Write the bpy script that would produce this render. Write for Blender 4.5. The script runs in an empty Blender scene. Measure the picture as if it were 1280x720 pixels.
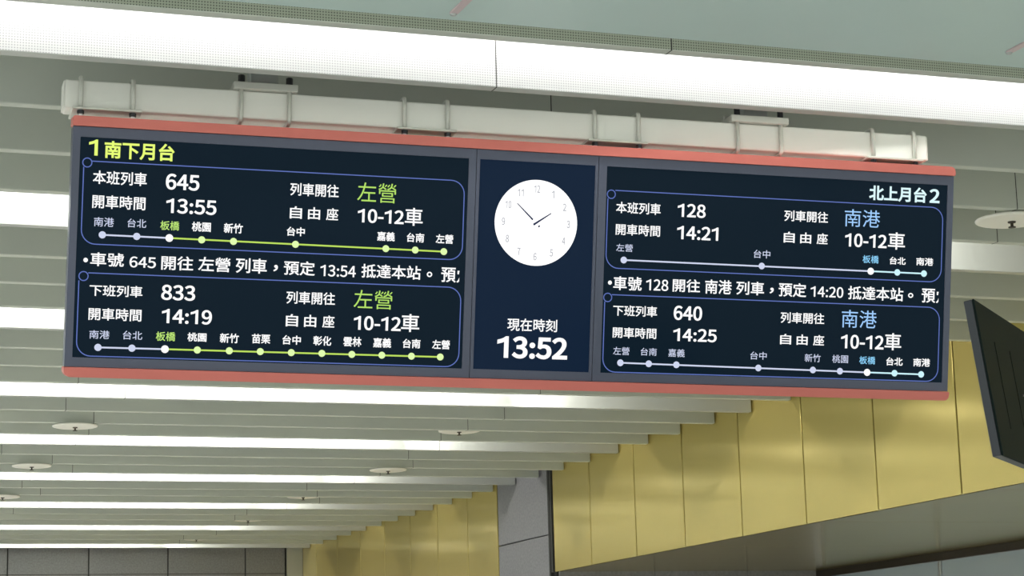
import bpy, bmesh, math, random
from mathutils import Matrix, Vector

random.seed(7)
SC = bpy.context.scene
COL = SC.collection
R = math.radians

# ------------------------------------------------------------------ camera, world, exposure
CAM_Z = 1.6
H = 2.15                      # underside of the ceiling slats above the camera
PITCH_P = 0.64744             # slat spacing
D0 = -0.74057
WALL_X = 7.2877
SOFFIT_Z = CAM_Z + 1.2496
SLAT_Z = CAM_Z + H
SLAT_H = 0.28
SLAT_T = 0.052


def slat_y(n):
    return D0 + n * PITCH_P


cam_data = bpy.data.cameras.new('camera')
cam = bpy.data.objects.new('camera', cam_data)
COL.objects.link(cam)
cam_data.sensor_width = 36.0
cam_data.lens = 77.53
cam_data.clip_end = 200
cam.matrix_world = Matrix(((0.94045, -0.03900, -0.33769, 0.0),
                           (-0.33885, -0.18671, -0.92213, 0.0),
                           (-0.02709, 0.98164, -0.18881, CAM_Z),
                           (0, 0, 0, 1)))
SC.camera = cam

world = bpy.data.worlds.new('hall_light')
SC.world = world
world.use_nodes = True
WORLD_STRENGTH = 1.0
world.node_tree.nodes['Background'].inputs[0].default_value = (0.93, 1.0, 0.95, 1)
world.node_tree.nodes['Background'].inputs[1].default_value = WORLD_STRENGTH
TUBE_STRENGTH = 66.0

SC.view_settings.view_transform = 'Standard'
SC.view_settings.look = 'None'
SC.view_settings.gamma = 1.0
SC.view_settings.use_curve_mapping = False
SC.view_settings.exposure = 0.0


# ------------------------------------------------------------------ materials
def srgb(r, g, b):
    f = lambda c: (c / 255 / 12.92) if c / 255 <= 0.04045 else ((c / 255 + 0.055) / 1.055) ** 2.4
    return (f(r), f(g), f(b), 1.0)


def material(name, color, rough=0.5, metal=0.0, spec=0.5, noise=None, bump=None, emit=None, coat=0.0):
    m = bpy.data.materials.new(name)
    m.use_nodes = True
    nt = m.node_tree
    b = nt.nodes['Principled BSDF']
    b.inputs['Base Color'].default_value = color
    b.inputs['Roughness'].default_value = rough
    b.inputs['Metallic'].default_value = metal
    b.inputs['Specular IOR Level'].default_value = spec
    b.inputs['Coat Weight'].default_value = coat
    if emit:
        b.inputs['Emission Color'].default_value = emit[0]
        b.inputs['Emission Strength'].default_value = emit[1]
    if noise or bump:
        tc = nt.nodes.new('ShaderNodeTexCoord')
        mp = nt.nodes.new('ShaderNodeMapping')
        nt.links.new(tc.outputs['Object'], mp.inputs['Vector'])
        n = nt.nodes.new('ShaderNodeTexNoise')
        nt.links.new(mp.outputs[0], n.inputs['Vector'])
        sc, amt = noise if noise else (bump[0], 0)
        n.inputs['Scale'].default_value = sc
        n.inputs['Detail'].default_value = 5
        if noise:
            mix = nt.nodes.new('ShaderNodeMix')
            mix.data_type = 'RGBA'
            mix.inputs['A'].default_value = tuple(c * (1 - amt) for c in color[:3]) + (1,)
            mix.inputs['B'].default_value = tuple(min(1, c * (1 + amt)) for c in color[:3]) + (1,)
            nt.links.new(n.outputs['Fac'], mix.inputs['Factor'])
            nt.links.new(mix.outputs['Result'], b.inputs['Base Color'])
        if bump:
            n2 = nt.nodes.new('ShaderNodeTexNoise')
            n2.inputs['Scale'].default_value = bump[0]
            nt.links.new(mp.outputs[0], n2.inputs['Vector'])
            bp = nt.nodes.new('ShaderNodeBump')
            bp.inputs['Strength'].default_value = bump[1]
            bp.inputs['Distance'].default_value = 0.01
            nt.links.new(n2.outputs['Fac'], bp.inputs['Height'])
            nt.links.new(bp.outputs[0], b.inputs['Normal'])
    return m


def perforated(name, color, hole, pitch, amount, rough=0.5):
    """painted sheet with a fine square grid of punched holes"""
    m = material(name, color, rough)
    nt = m.node_tree
    b = nt.nodes['Principled BSDF']
    tc = nt.nodes.new('ShaderNodeTexCoord')
    sep = nt.nodes.new('ShaderNodeSeparateXYZ')
    nt.links.new(tc.outputs['Object'], sep.inputs[0])
    outs = []
    for ax in ('X', 'Z'):
        mul = nt.nodes.new('ShaderNodeMath'); mul.operation = 'MULTIPLY'
        mul.inputs[1].default_value = math.pi / pitch
        nt.links.new(sep.outputs[ax], mul.inputs[0])
        sn = nt.nodes.new('ShaderNodeMath'); sn.operation = 'SINE'
        nt.links.new(mul.outputs[0], sn.inputs[0])
        sq = nt.nodes.new('ShaderNodeMath'); sq.operation = 'MULTIPLY'
        nt.links.new(sn.outputs[0], sq.inputs[0]); nt.links.new(sn.outputs[0], sq.inputs[1])
        outs.append(sq)
    pr = nt.nodes.new('ShaderNodeMath'); pr.operation = 'MULTIPLY'
    nt.links.new(outs[0].outputs[0], pr.inputs[0]); nt.links.new(outs[1].outputs[0], pr.inputs[1])
    gt = nt.nodes.new('ShaderNodeMapRange')
    gt.inputs['From Min'].default_value = 0.35
    gt.inputs['From Max'].default_value = 0.55
    gt.inputs['To Max'].default_value = amount
    nt.links.new(pr.outputs[0], gt.inputs['Value'])
    mix = nt.nodes.new('ShaderNodeMix'); mix.data_type = 'RGBA'
    mix.inputs['A'].default_value = color
    mix.inputs['B'].default_value = hole
    nt.links.new(gt.outputs['Result'], mix.inputs['Factor'])
    nt.links.new(mix.outputs['Result'], b.inputs['Base Color'])
    return m


def glow(name, color, strength):
    return material(name, (0.01, 0.01, 0.012, 1), 0.5, emit=(color, strength), spec=0.0)


M = {}
M['slat'] = material('slat_paint', (0.56, 0.59, 0.535, 1), 0.5, noise=(3, 0.05))
M['slat_perforated'] = perforated('slat_perforated', (0.50, 0.53, 0.42, 1), (0.10, 0.11, 0.09, 1), 0.0092, 0.9)
M['reflector'] = material('white_reflector', (0.46, 0.475, 0.46, 1), 0.35)
M['reflector_perforated'] = perforated('white_perforated', (0.46, 0.46, 0.465, 1), (0.22, 0.22, 0.23, 1), 0.0092, 0.75)
M['soffit_paint'] = material('near_ceiling_paint', (0.53, 0.66, 0.64, 1), 0.45, noise=(2, 0.04))
M['tube'] = material('fluorescent_glass', (0.9, 0.9, 0.9, 1), 0.4, emit=((1.0, 0.98, 0.96, 1), TUBE_STRENGTH))
M['tube_dim'] = material('dimmed_fluorescent_glass', (0.9, 0.9, 0.9, 1), 0.4, emit=((1.0, 0.98, 0.97, 1), 28.0))
M['yellow'] = material('yellow_panel', (0.65, 0.525, 0.175, 1), 0.17, metal=0.55, noise=(1.3, 0.05), bump=(1.6, 0.12))
M['dark'] = material('dark_joint', (0.03, 0.03, 0.028, 1), 0.7)
M['granite'] = material('grey_granite', (0.22, 0.218, 0.235, 1), 0.35, noise=(45, 0.45))
M['back_granite'] = material('back_granite', (0.24, 0.24, 0.25, 1), 0.22, noise=(50, 0.35))
M['steel_trim'] = material('brushed_trim', (0.5, 0.52, 0.52, 1), 0.35, metal=0.6)
M['soffit_metal'] = material('bronze_sheet', (0.66, 0.55, 0.25, 1), 0.2, metal=0.8, noise=(1.5, 0.1), bump=(0.9, 0.12))
M['floor'] = material('floor_stone', (0.72, 0.70, 0.66, 1), 0.3, noise=(4, 0.06))
M['frame'] = material('bezel_paint', (0.095, 0.105, 0.155, 1), 0.38, metal=0.2)
M['red'] = material('coral_trim', (0.67, 0.175, 0.145, 1), 0.45)
M['beam'] = material('cream_steel', (0.85, 0.84, 0.79, 1), 0.45, noise=(6, 0.03))
M['zinc'] = material('zinc_rod', (0.62, 0.62, 0.57, 1), 0.35, metal=0.2)
M['nut'] = material('dark_nut', (0.04, 0.04, 0.045, 1), 0.4, metal=0.6)
M['washer'] = material('pale_washer', (0.85, 0.85, 0.85, 1), 0.4)
M['plate_white'] = material('sprinkler_plate_paint', (0.93, 0.91, 0.84, 1), 0.4)
M['bronze'] = material('dark_bronze', (0.06, 0.05, 0.04, 1), 0.4, metal=0.6)
M['black_plastic'] = material('black_plastic', (0.008, 0.014, 0.013, 1), 0.6, spec=0.06)
M['monitor_edge'] = material('grey_monitor_edge', (0.05, 0.053, 0.062, 1), 0.4, metal=0.3)
M['pink_strip'] = material('pinkish_strip', (0.62, 0.5, 0.52, 1), 0.4)
M['screen'] = material('display_glass', (0.004, 0.006, 0.010, 1), 0.22, emit=(srgb(12, 35, 50), 0.5), spec=0.05)
M['screen_blue'] = material('clock_display_glass', (0.004, 0.006, 0.010, 1), 0.22, emit=(srgb(20, 42, 70), 0.55), spec=0.05)

INK = {
    'white': glow('ink_white', (1, 1, 1, 1), 1.05),
    'dim': glow('ink_pale_blue', srgb(212, 220, 245), 0.95),
    'lime': glow('ink_pale_lime', srgb(225, 252, 175), 1.0),
    'limeline': glow('ink_lime_line', srgb(190, 225, 95), 1.0),
    'ice': glow('ink_ice', srgb(205, 245, 255), 1.0),
    'head_green': glow('ink_heading_lime', srgb(232, 255, 120), 1.0),
    'head_cyan': glow('ink_heading_ice', srgb(222, 250, 255), 1.0),
    'dest_green': glow('ink_destination_green', srgb(180, 225, 105), 1.0),
    'dest_blue': glow('ink_destination_blue', srgb(160, 205, 255), 1.0),
    'sta_green': glow('ink_station_green', srgb(190, 232, 120), 1.0),
    'sta_cyan': glow('ink_station_cyan', srgb(140, 210, 250), 1.0),
    'outline': glow('ink_blue_outline', srgb(104, 126, 205), 0.85),
    'clock': glow('clock_white', (1, 1, 1, 1), 1.25),
    'hand': material('clock_hand_navy', srgb(16, 32, 84), 0.5),
    'numeral': glow('clock_numeral_grey', srgb(188, 190, 196), 0.95),
}
# text style -> (ink, weight added to the strokes in em)
STYLE = {
    'head_green': ('head_green', .026), 'head_cyan': ('head_cyan', .030), 'cap': ('white', .014), 'num': ('white', .022),
    'big': ('white', .010), 'dest_green': ('dest_green', -.004), 'dest_blue': ('dest_blue', -.002), 'sta': ('white', .022),
    'dim': ('dim', .006), 'sta_green': ('sta_green', .012), 'sta_cyan': ('sta_cyan', .012), 'tick': ('white', .014), 'clock': ('white', .034),
}


# ------------------------------------------------------------------ helpers
def link(o, parent=None):
    COL.objects.link(o)
    if parent:
        o.parent = parent
    return o


def tag(o, label=None, cat=None, group=None, kind=None):
    if label:
        o['label'] = label
    if cat:
        o['category'] = cat
    if group:
        o['group'] = group
    if kind:
        o['kind'] = kind
    return o


def empty(name, loc=(0, 0, 0), basis=None):
    o = bpy.data.objects.new(name, None)
    o.empty_display_size = 0.1
    COL.objects.link(o)
    if basis:
        m = Matrix((basis[0], basis[1], basis[2])).transposed().to_4x4()
        m.translation = Vector(loc)
        o.matrix_world = m
    else:
        o.location = loc
    return o


def finish(name, bm, mat, parent=None, loc=None, smooth=False):
    bmesh.ops.recalc_face_normals(bm, faces=bm.faces)
    me = bpy.data.meshes.new(name)
    bm.to_mesh(me)
    bm.free()
    me.materials.append(mat)
    if smooth:
        for p in me.polygons:
            p.use_smooth = True
    o = bpy.data.objects.new(name, me)
    link(o, parent)
    if loc:
        o.location = loc
    return o


def box(bm, x0, x1, y0, y1, z0, z1, bevel=0.0, seg=2):
    vs = [bm.verts.new((x, y, z)) for x in (x0, x1) for y in (y0, y1) for z in (z0, z1)]
    idx = [(0, 1, 3, 2), (4, 6, 7, 5), (0, 4, 5, 1), (2, 3, 7, 6), (0, 2, 6, 4), (1, 5, 7, 3)]
    fs = [bm.faces.new([vs[i] for i in f]) for f in idx]
    if bevel:
        es = list({e for f in fs for e in f.edges})
        bmesh.ops.bevel(bm, geom=es, offset=bevel, segments=seg, affect='EDGES', profile=0.5)


def box_obj(name, mat, parent, x0, x1, y0, y1, z0, z1, bevel=0.0, loc=None):
    bm = bmesh.new()
    box(bm, x0, x1, y0, y1, z0, z1, bevel)
    return finish(name, bm, mat, parent, loc)


def tube(bm, pts, r, n=10):
    """round bar along a polyline"""
    pts = [Vector(p) for p in pts]
    rings = []
    ref = None
    for i, p in enumerate(pts):
        d = (pts[min(i + 1, len(pts) - 1)] - pts[max(i - 1, 0)]).normalized()
        if ref is None:
            ref = d.orthogonal().normalized()
        ref = (ref - d * ref.dot(d)).normalized()
        s = d.cross(ref)
        rings.append([bm.verts.new(p + ref * (r * math.cos(a)) + s * (r * math.sin(a)))
                      for a in [2 * math.pi * k / n for k in range(n)]])
    for a, b in zip(rings, rings[1:]):
        for k in range(n):
            bm.faces.new((a[k], a[(k + 1) % n], b[(k + 1) % n], b[k]))
    bm.faces.new(rings[0][::-1])
    bm.faces.new(rings[-1])


def lathe(bm, prof, n=32, c=(0, 0, 0)):
    rings = []
    for r, z in prof:
        if r < 1e-6:
            rings.append([bm.verts.new((c[0], c[1], c[2] + z))])
        else:
            rings.append([bm.verts.new((c[0] + r * math.cos(2 * math.pi * k / n), c[1] + r * math.sin(2 * math.pi * k / n), c[2] + z)) for k in range(n)])
    for a, b in zip(rings, rings[1:]):
        for k in range(n):
            k2 = (k + 1) % n
            if len(a) == 1:
                bm.faces.new((a[0], b[k], b[k2]))
            elif len(b) == 1:
                bm.faces.new((a[k], a[k2], b[0]))
            else:
                bm.faces.new((a[k], a[k2], b[k2], b[k]))


def round_rect(x0, x1, y0, y1, radii, n=8):
    """outline points, radii = (bottom-left, bottom-right, top-right, top-left)"""
    out = []
    for (cx, cy, sx, sy, r, a0) in ((x0, y0, 1, 1, radii[0], 180), (x1, y0, -1, 1, radii[1], 270), (x1, y1, -1, -1, radii[2], 0), (x0, y1, 1, -1, radii[3], 90)):
        if r < 1e-6:
            out.append((cx, cy))
            continue
        for k in range(n + 1):
            a = R(a0 + 90 * k / n)
            out.append((cx + sx * r + r * math.cos(a), cy + sy * r + r * math.sin(a)))
    return out


def prism(bm, outline, z0, z1):
    a = [bm.verts.new((x, y, z0)) for x, y in outline]
    b = [bm.verts.new((x, y, z1)) for x, y in outline]
    bm.faces.new(a[::-1])
    bm.faces.new(b)
    n = len(a)
    for k in range(n):
        bm.faces.new((a[k], a[(k + 1) % n], b[(k + 1) % n], b[k]))


def ribbon(bm, pts, w, z, closed=False):
    """flat line of width w drawn through pts in the local XY plane"""
    n = len(pts)
    L, Rr = [], []
    for i, p in enumerate(pts):
        p = Vector(p)
        a = Vector(pts[(i - 1) % n]) if (closed or i > 0) else None
        b = Vector(pts[(i + 1) % n]) if (closed or i < n - 1) else None
        d1 = (p - a).normalized() if a is not None else (b - p).normalized()
        d2 = (b - p).normalized() if b is not None else d1
        t = (d1 + d2).normalized()
        nn = Vector((-t.y, t.x))
        k = w / 2 / max(0.4, nn.dot(Vector((-d1.y, d1.x))))
        L.append(bm.verts.new((p.x + nn.x * k, p.y + nn.y * k, z)))
        Rr.append(bm.verts.new((p.x - nn.x * k, p.y - nn.y * k, z)))
    rng = range(n if closed else n - 1)
    for i in rng:
        j = (i + 1) % n
        bm.faces.new((Rr[i], Rr[j], L[j], L[i]))


def disc(bm, cx, cy, r, z, n=28):
    bm.faces.new([bm.verts.new((cx + r * math.cos(2 * math.pi * k / n), cy + r * math.sin(2 * math.pi * k / n), z)) for k in range(n)])


# ------------------------------------------------------------------ lettering: outlines as polygons, 1000 units to the em
GLYPHS = {
    '南': (1000, [[317, 460, 353, 399, 377, 339, 440, 361, 414, 419, 376, 479], [458, 840, 458, 740, 60, 740, 60, 669, 458, 669, 458, 563, 114, 563, 114, -79, 190, -79, 190, 494, 812, 494, 812, 8, 808, -9, 789, -14, 647, -13, 673, -80, 778, -78, 845, -68, 866, -58, 879, -43, 886, -21, 888, 8, 888, 563, 541, 563, 541, 669, 941, 669, 941, 740, 541, 740, 541, 840], [622, 481, 591, 410, 553, 338, 266, 338, 266, 277, 461, 277, 461, 176, 245, 176, 245, 113, 461, 113, 461, -61, 533, -61, 533, 113, 758, 113, 758, 176, 533, 176, 533, 277, 740, 277, 740, 338, 618, 338, 687, 461]]),
    '下': (1000, [[55, 766, 55, 691, 441, 691, 441, -79, 520, -79, 520, 451, 697, 348, 839, 250, 892, 318, 819, 368, 728, 424, 534, 527, 520, 511, 520, 691, 946, 691, 946, 766]]),
    '月': (1000, [[207, 787, 207, 479, 202, 352, 193, 286, 179, 219, 157, 153, 125, 89, 83, 29, 29, -27, 60, -52, 86, -81, 151, -12, 200, 65, 235, 147, 259, 232, 742, 232, 742, 32, 736, 9, 711, 2, 524, 3, 543, -36, 556, -76, 688, -74, 769, -61, 793, -49, 809, -30, 818, -4, 821, 31, 821, 787], [283, 714, 742, 714, 742, 546, 283, 546], [283, 475, 742, 475, 742, 305, 272, 305, 281, 392]]),
    '台': (1000, [[179, 342, 179, -79, 255, -79, 255, -25, 741, -25, 741, -77, 821, -77, 821, 342], [255, 48, 255, 270, 741, 270, 741, 48], [126, 426, 167, 436, 262, 444, 800, 474, 861, 388, 925, 434, 875, 503, 809, 580, 658, 727, 599, 687, 745, 540, 231, 516, 364, 653, 490, 811, 415, 844, 351, 752, 283, 668, 183, 559, 138, 519, 101, 500]]),
    '本': (1000, [[460, 839, 460, 629, 65, 629, 65, 553, 367, 553, 303, 428, 225, 313, 134, 215, 86, 174, 37, 140, 92, 79, 146, 120, 197, 167, 293, 280, 377, 410, 444, 553, 460, 553, 460, 183, 226, 183, 226, 107, 460, 107, 460, -80, 539, -80, 539, 107, 772, 107, 772, 183, 539, 183, 539, 553, 553, 553, 620, 410, 703, 280, 799, 168, 852, 121, 906, 81, 965, 146, 914, 180, 864, 220, 772, 316, 692, 430, 628, 553, 937, 553, 937, 629, 539, 629, 539, 839]]),
    '班': (1000, [[521, 840, 521, 413, 515, 284, 505, 223, 488, 166, 464, 112, 429, 61, 384, 15, 325, -27, 372, -81, 436, -34, 487, 17, 525, 74, 552, 134, 571, 199, 582, 267, 589, 413, 589, 840], [376, 633, 367, 447, 353, 367, 329, 302, 384, 263, 412, 337, 428, 426, 435, 524, 437, 626], [628, 405, 628, 337, 738, 337, 738, 26, 544, 26, 544, -44, 960, -44, 960, 26, 809, 26, 809, 337, 925, 337, 925, 405, 809, 405, 809, 702, 941, 702, 941, 771, 611, 771, 611, 702, 738, 702, 738, 405], [31, 74, 45, 3, 346, 79, 338, 147, 224, 119, 224, 376, 321, 376, 321, 444, 224, 444, 224, 698, 336, 698, 336, 766, 42, 766, 42, 698, 155, 698, 155, 444, 56, 444, 56, 376, 155, 376, 155, 102]]),
    '列': (1000, [[642, 724, 642, 164, 716, 164, 716, 724], [848, 835, 848, 17, 843, 1, 826, -4, 703, -3, 728, -76, 823, -74, 882, -63, 902, -52, 915, -36, 922, -13, 924, 18, 924, 835], [181, 302, 262, 242, 333, 181, 279, 114, 218, 58, 151, 13, 79, -22, 104, -52, 124, -85, 201, -45, 272, 6, 336, 67, 393, 139, 443, 223, 485, 320, 518, 429, 541, 552, 495, 566, 482, 563, 257, 563, 299, 714, 571, 714, 571, 786, 61, 786, 61, 714, 224, 714, 194, 602, 155, 498, 109, 405, 53, 326, 111, 276, 176, 375, 232, 494, 459, 494, 423, 362, 373, 247, 302, 303, 224, 357]]),
    '車': (1000, [[158, 606, 158, 216, 459, 216, 459, 135, 53, 135, 53, 66, 459, 66, 459, -83, 536, -83, 536, 66, 951, 66, 951, 135, 536, 135, 536, 216, 846, 216, 846, 606, 536, 606, 536, 680, 917, 680, 917, 749, 536, 749, 536, 839, 459, 839, 459, 749, 83, 749, 83, 680, 459, 680, 459, 606], [230, 382, 459, 382, 459, 279, 230, 279], [536, 382, 771, 382, 771, 279, 536, 279], [230, 543, 459, 543, 459, 441, 230, 441], [536, 543, 771, 543, 771, 441, 536, 441]]),
    '開': (1000, [[566, 335, 566, 226, 426, 226, 426, 335], [233, 226, 233, 162, 358, 162, 348, 115, 328, 63, 292, 13, 239, -30, 289, -76, 322, -50, 350, -21, 390, 42, 414, 106, 424, 162, 566, 162, 566, -61, 633, -61, 633, 162, 769, 162, 769, 226, 633, 226, 633, 335, 748, 335, 748, 397, 251, 397, 251, 335, 360, 335, 360, 226], [383, 605, 383, 518, 163, 518, 163, 605], [383, 658, 163, 658, 163, 740, 383, 740], [842, 605, 842, 517, 614, 517, 614, 605], [842, 658, 614, 658, 614, 740, 842, 740], [878, 797, 543, 797, 543, 459, 842, 459, 842, 18, 838, 1, 821, -4, 697, -3, 712, -41, 720, -78, 817, -77, 877, -65, 896, -53, 908, -36, 916, 17, 916, 797], [89, 797, 89, -81, 163, -81, 163, 460, 454, 460, 454, 797]]),
    '時': (1000, [[445, 209, 520, 120, 572, 33, 636, 72, 581, 158, 505, 244], [631, 841, 631, 721, 421, 721, 421, 654, 631, 654, 631, 527, 379, 527, 379, 459, 763, 459, 763, 346, 384, 346, 384, 279, 763, 279, 763, 10, 759, -5, 742, -9, 608, -8, 633, -79, 733, -77, 796, -66, 816, -56, 828, -41, 835, -19, 837, 9, 837, 279, 954, 279, 954, 346, 837, 346, 837, 459, 964, 459, 964, 527, 705, 527, 705, 654, 922, 654, 922, 721, 705, 721, 705, 841], [291, 416, 291, 185, 146, 185, 146, 416], [291, 484, 146, 484, 146, 706, 291, 706], [76, 775, 76, 35, 146, 35, 146, 117, 362, 117, 362, 775]]),
    '間': (1000, [[615, 169, 615, 72, 380, 72, 380, 169], [615, 227, 380, 227, 380, 319, 615, 319], [312, 378, 312, -38, 380, -38, 380, 13, 685, 13, 685, 378], [383, 600, 383, 511, 165, 511, 165, 600], [383, 655, 165, 655, 165, 739, 383, 739], [840, 600, 840, 510, 615, 510, 615, 600], [840, 655, 615, 655, 615, 739, 840, 739], [878, 797, 544, 797, 544, 452, 840, 452, 840, 20, 835, 1, 817, -4, 677, -3, 703, -80, 807, -78, 872, -66, 893, -54, 907, -37, 914, -13, 916, 19, 916, 797], [90, 797, 90, -81, 165, -81, 165, 454, 453, 454, 453, 797]]),
    '往': (1000, [[249, 838, 210, 783, 160, 728, 103, 676, 44, 632, 84, 570, 150, 621, 213, 681, 271, 745, 320, 810], [548, 819, 597, 733, 631, 653, 704, 682, 668, 761, 616, 844], [269, 615, 221, 539, 162, 465, 98, 399, 31, 343, 72, 269, 177, 371, 177, -80, 254, -80, 254, 464, 336, 589], [349, 649, 349, 578, 603, 578, 603, 352, 385, 352, 385, 281, 603, 281, 603, 23, 320, 23, 320, -49, 958, -49, 958, 23, 681, 23, 681, 281, 900, 281, 900, 352, 681, 352, 681, 578, 932, 578, 932, 649]]),
    '左': (1000, [[370, 840, 336, 659, 67, 659, 67, 587, 319, 587, 272, 432, 209, 285, 171, 216, 129, 152, 81, 93, 28, 39, 79, -20, 160, 68, 229, 167, 288, 275, 336, 390, 336, 323, 560, 323, 560, 22, 232, 22, 232, -51, 949, -51, 949, 22, 636, 22, 636, 323, 904, 323, 904, 395, 338, 395, 397, 587, 930, 587, 930, 659, 414, 659, 448, 829]]),
    '營': (1000, [[302, 349, 699, 349, 699, 265, 302, 265], [231, 400, 231, 214, 773, 214, 773, 400], [426, 792, 353, 688, 398, 668, 487, 768], [149, 795, 113, 735, 65, 682, 116, 654, 162, 711, 198, 773], [866, 794, 829, 740, 785, 686, 832, 665, 931, 769], [569, 794, 532, 735, 483, 683, 535, 655, 582, 711, 619, 771], [166, 154, 166, -81, 237, -81, 237, -52, 783, -52, 783, -80, 857, -80, 857, 154], [237, 4, 237, 98, 783, 98, 783, 4], [685, 840, 672, 742, 659, 703, 640, 669, 612, 640, 576, 616, 530, 596, 472, 580, 494, 553, 510, 523, 573, 543, 624, 566, 664, 595, 695, 628, 795, 571, 879, 516, 83, 516, 83, 334, 155, 334, 155, 456, 844, 456, 844, 334, 920, 334, 920, 516, 892, 516, 932, 562, 838, 621, 725, 682, 745, 754, 754, 840], [262, 840, 249, 738, 236, 697, 216, 662, 189, 633, 152, 608, 104, 588, 45, 571, 67, 546, 83, 517, 147, 537, 199, 561, 241, 591, 272, 625, 409, 530, 456, 578, 300, 678, 320, 751, 329, 840]]),
    '自': (1000, [[239, 411, 774, 411, 774, 264, 239, 264], [239, 482, 239, 631, 774, 631, 774, 482], [239, 194, 774, 194, 774, 46, 239, 46], [455, 842, 416, 703, 163, 703, 163, -81, 239, -81, 239, -25, 774, -25, 774, -76, 853, -76, 853, 703, 492, 703, 542, 830]]),
    '由': (1000, [[189, 279, 459, 279, 459, 57, 189, 57], [810, 279, 810, 57, 535, 57, 535, 279], [189, 353, 189, 571, 459, 571, 459, 353], [810, 353, 535, 353, 535, 571, 810, 571], [459, 840, 459, 646, 114, 646, 114, -80, 189, -80, 189, -18, 810, -18, 810, -76, 888, -76, 888, 646, 535, 646, 535, 840]]),
    '座': (1000, [[757, 606, 736, 521, 704, 446, 661, 382, 606, 330, 606, 623, 533, 623, 533, 228, 255, 228, 255, 161, 533, 161, 533, 12, 190, 12, 190, -54, 953, -54, 953, 12, 606, 12, 606, 161, 891, 161, 891, 228, 606, 228, 606, 327, 659, 284, 717, 343, 764, 414, 907, 276, 952, 324, 880, 395, 790, 472, 810, 532, 824, 597], [350, 606, 329, 517, 298, 437, 254, 369, 198, 314, 255, 271, 315, 336, 363, 415, 471, 297, 516, 347, 460, 409, 388, 476, 418, 598], [480, 823, 533, 734, 112, 734, 112, 456, 110, 338, 99, 210, 73, 82, 53, 22, 27, -35, 91, -77, 119, -16, 140, 49, 169, 189, 183, 329, 186, 456, 186, 664, 949, 664, 949, 734, 618, 734, 550, 847]]),
    '港': (1000, [[86, 777, 181, 723, 256, 663, 300, 725, 224, 781, 129, 831], [35, 507, 131, 457, 207, 402, 250, 463, 173, 517, 77, 563], [493, 305, 729, 305, 729, 201, 493, 201], [713, 839, 713, 720, 518, 720, 518, 839, 445, 839, 445, 720, 310, 720, 310, 652, 445, 652, 445, 536, 268, 536, 268, 467, 448, 467, 413, 409, 370, 354, 323, 305, 273, 265, 225, 301, 143, 127, 62, -21, 128, -67, 202, 77, 273, 231, 304, 194, 365, 244, 423, 307, 423, 37, 430, -16, 439, -35, 452, -49, 494, -65, 561, -70, 785, -70, 842, -63, 862, -54, 878, -39, 899, 8, 909, 82, 875, 93, 844, 109, 839, 50, 829, 16, 811, 0, 780, -4, 565, -4, 528, -2, 506, 4, 496, 17, 493, 38, 493, 141, 797, 141, 797, 328, 860, 258, 928, 204, 952, 235, 980, 263, 924, 300, 872, 349, 825, 405, 787, 467, 965, 467, 965, 536, 787, 536, 787, 652, 937, 652, 937, 720, 787, 720, 787, 839], [493, 365, 466, 365, 523, 467, 713, 467, 770, 365], [518, 652, 713, 652, 713, 536, 518, 536]]),
    '北': (1000, [[34, 122, 68, 48, 322, 155, 322, -71, 398, -71, 398, 822, 322, 822, 322, 586, 64, 586, 64, 511, 322, 511, 322, 230], [891, 668, 779, 578, 643, 488, 643, 821, 565, 821, 565, 80, 571, 13, 579, -10, 591, -29, 607, -42, 629, -51, 687, -57, 848, -57, 882, -54, 908, -44, 929, -27, 945, -2, 965, 75, 974, 190, 938, 204, 903, 226, 897, 123, 888, 59, 871, 25, 858, 18, 842, 16, 695, 16, 669, 18, 653, 28, 645, 47, 643, 79, 643, 410, 804, 504, 947, 602]]),
    '板': (1000, [[197, 840, 197, 647, 58, 647, 58, 577, 191, 577, 162, 471, 124, 366, 80, 271, 32, 197, 71, 125, 105, 184, 139, 255, 197, 421, 197, -79, 267, -79, 267, 456, 339, 309, 385, 366, 267, 546, 267, 577, 387, 577, 387, 647, 267, 647, 267, 840], [879, 821, 788, 793, 675, 771, 551, 756, 428, 746, 428, 502, 425, 373, 409, 231, 394, 159, 372, 89, 344, 22, 306, -40, 368, -82, 405, -20, 435, 48, 458, 120, 475, 193, 495, 341, 501, 476, 531, 476, 556, 385, 586, 298, 622, 218, 664, 144, 614, 92, 560, 48, 502, 11, 440, -19, 465, -48, 486, -80, 547, -48, 604, -11, 658, 33, 708, 82, 753, 32, 802, -13, 856, -51, 915, -82, 940, -48, 967, -18, 907, 11, 852, 47, 802, 91, 756, 141, 807, 222, 851, 314, 886, 417, 911, 533, 864, 547, 851, 544, 501, 544, 501, 685, 616, 695, 732, 711, 839, 733, 929, 761], [827, 476, 806, 400, 779, 329, 747, 264, 710, 204, 676, 266, 646, 332, 598, 476]]),
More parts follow.
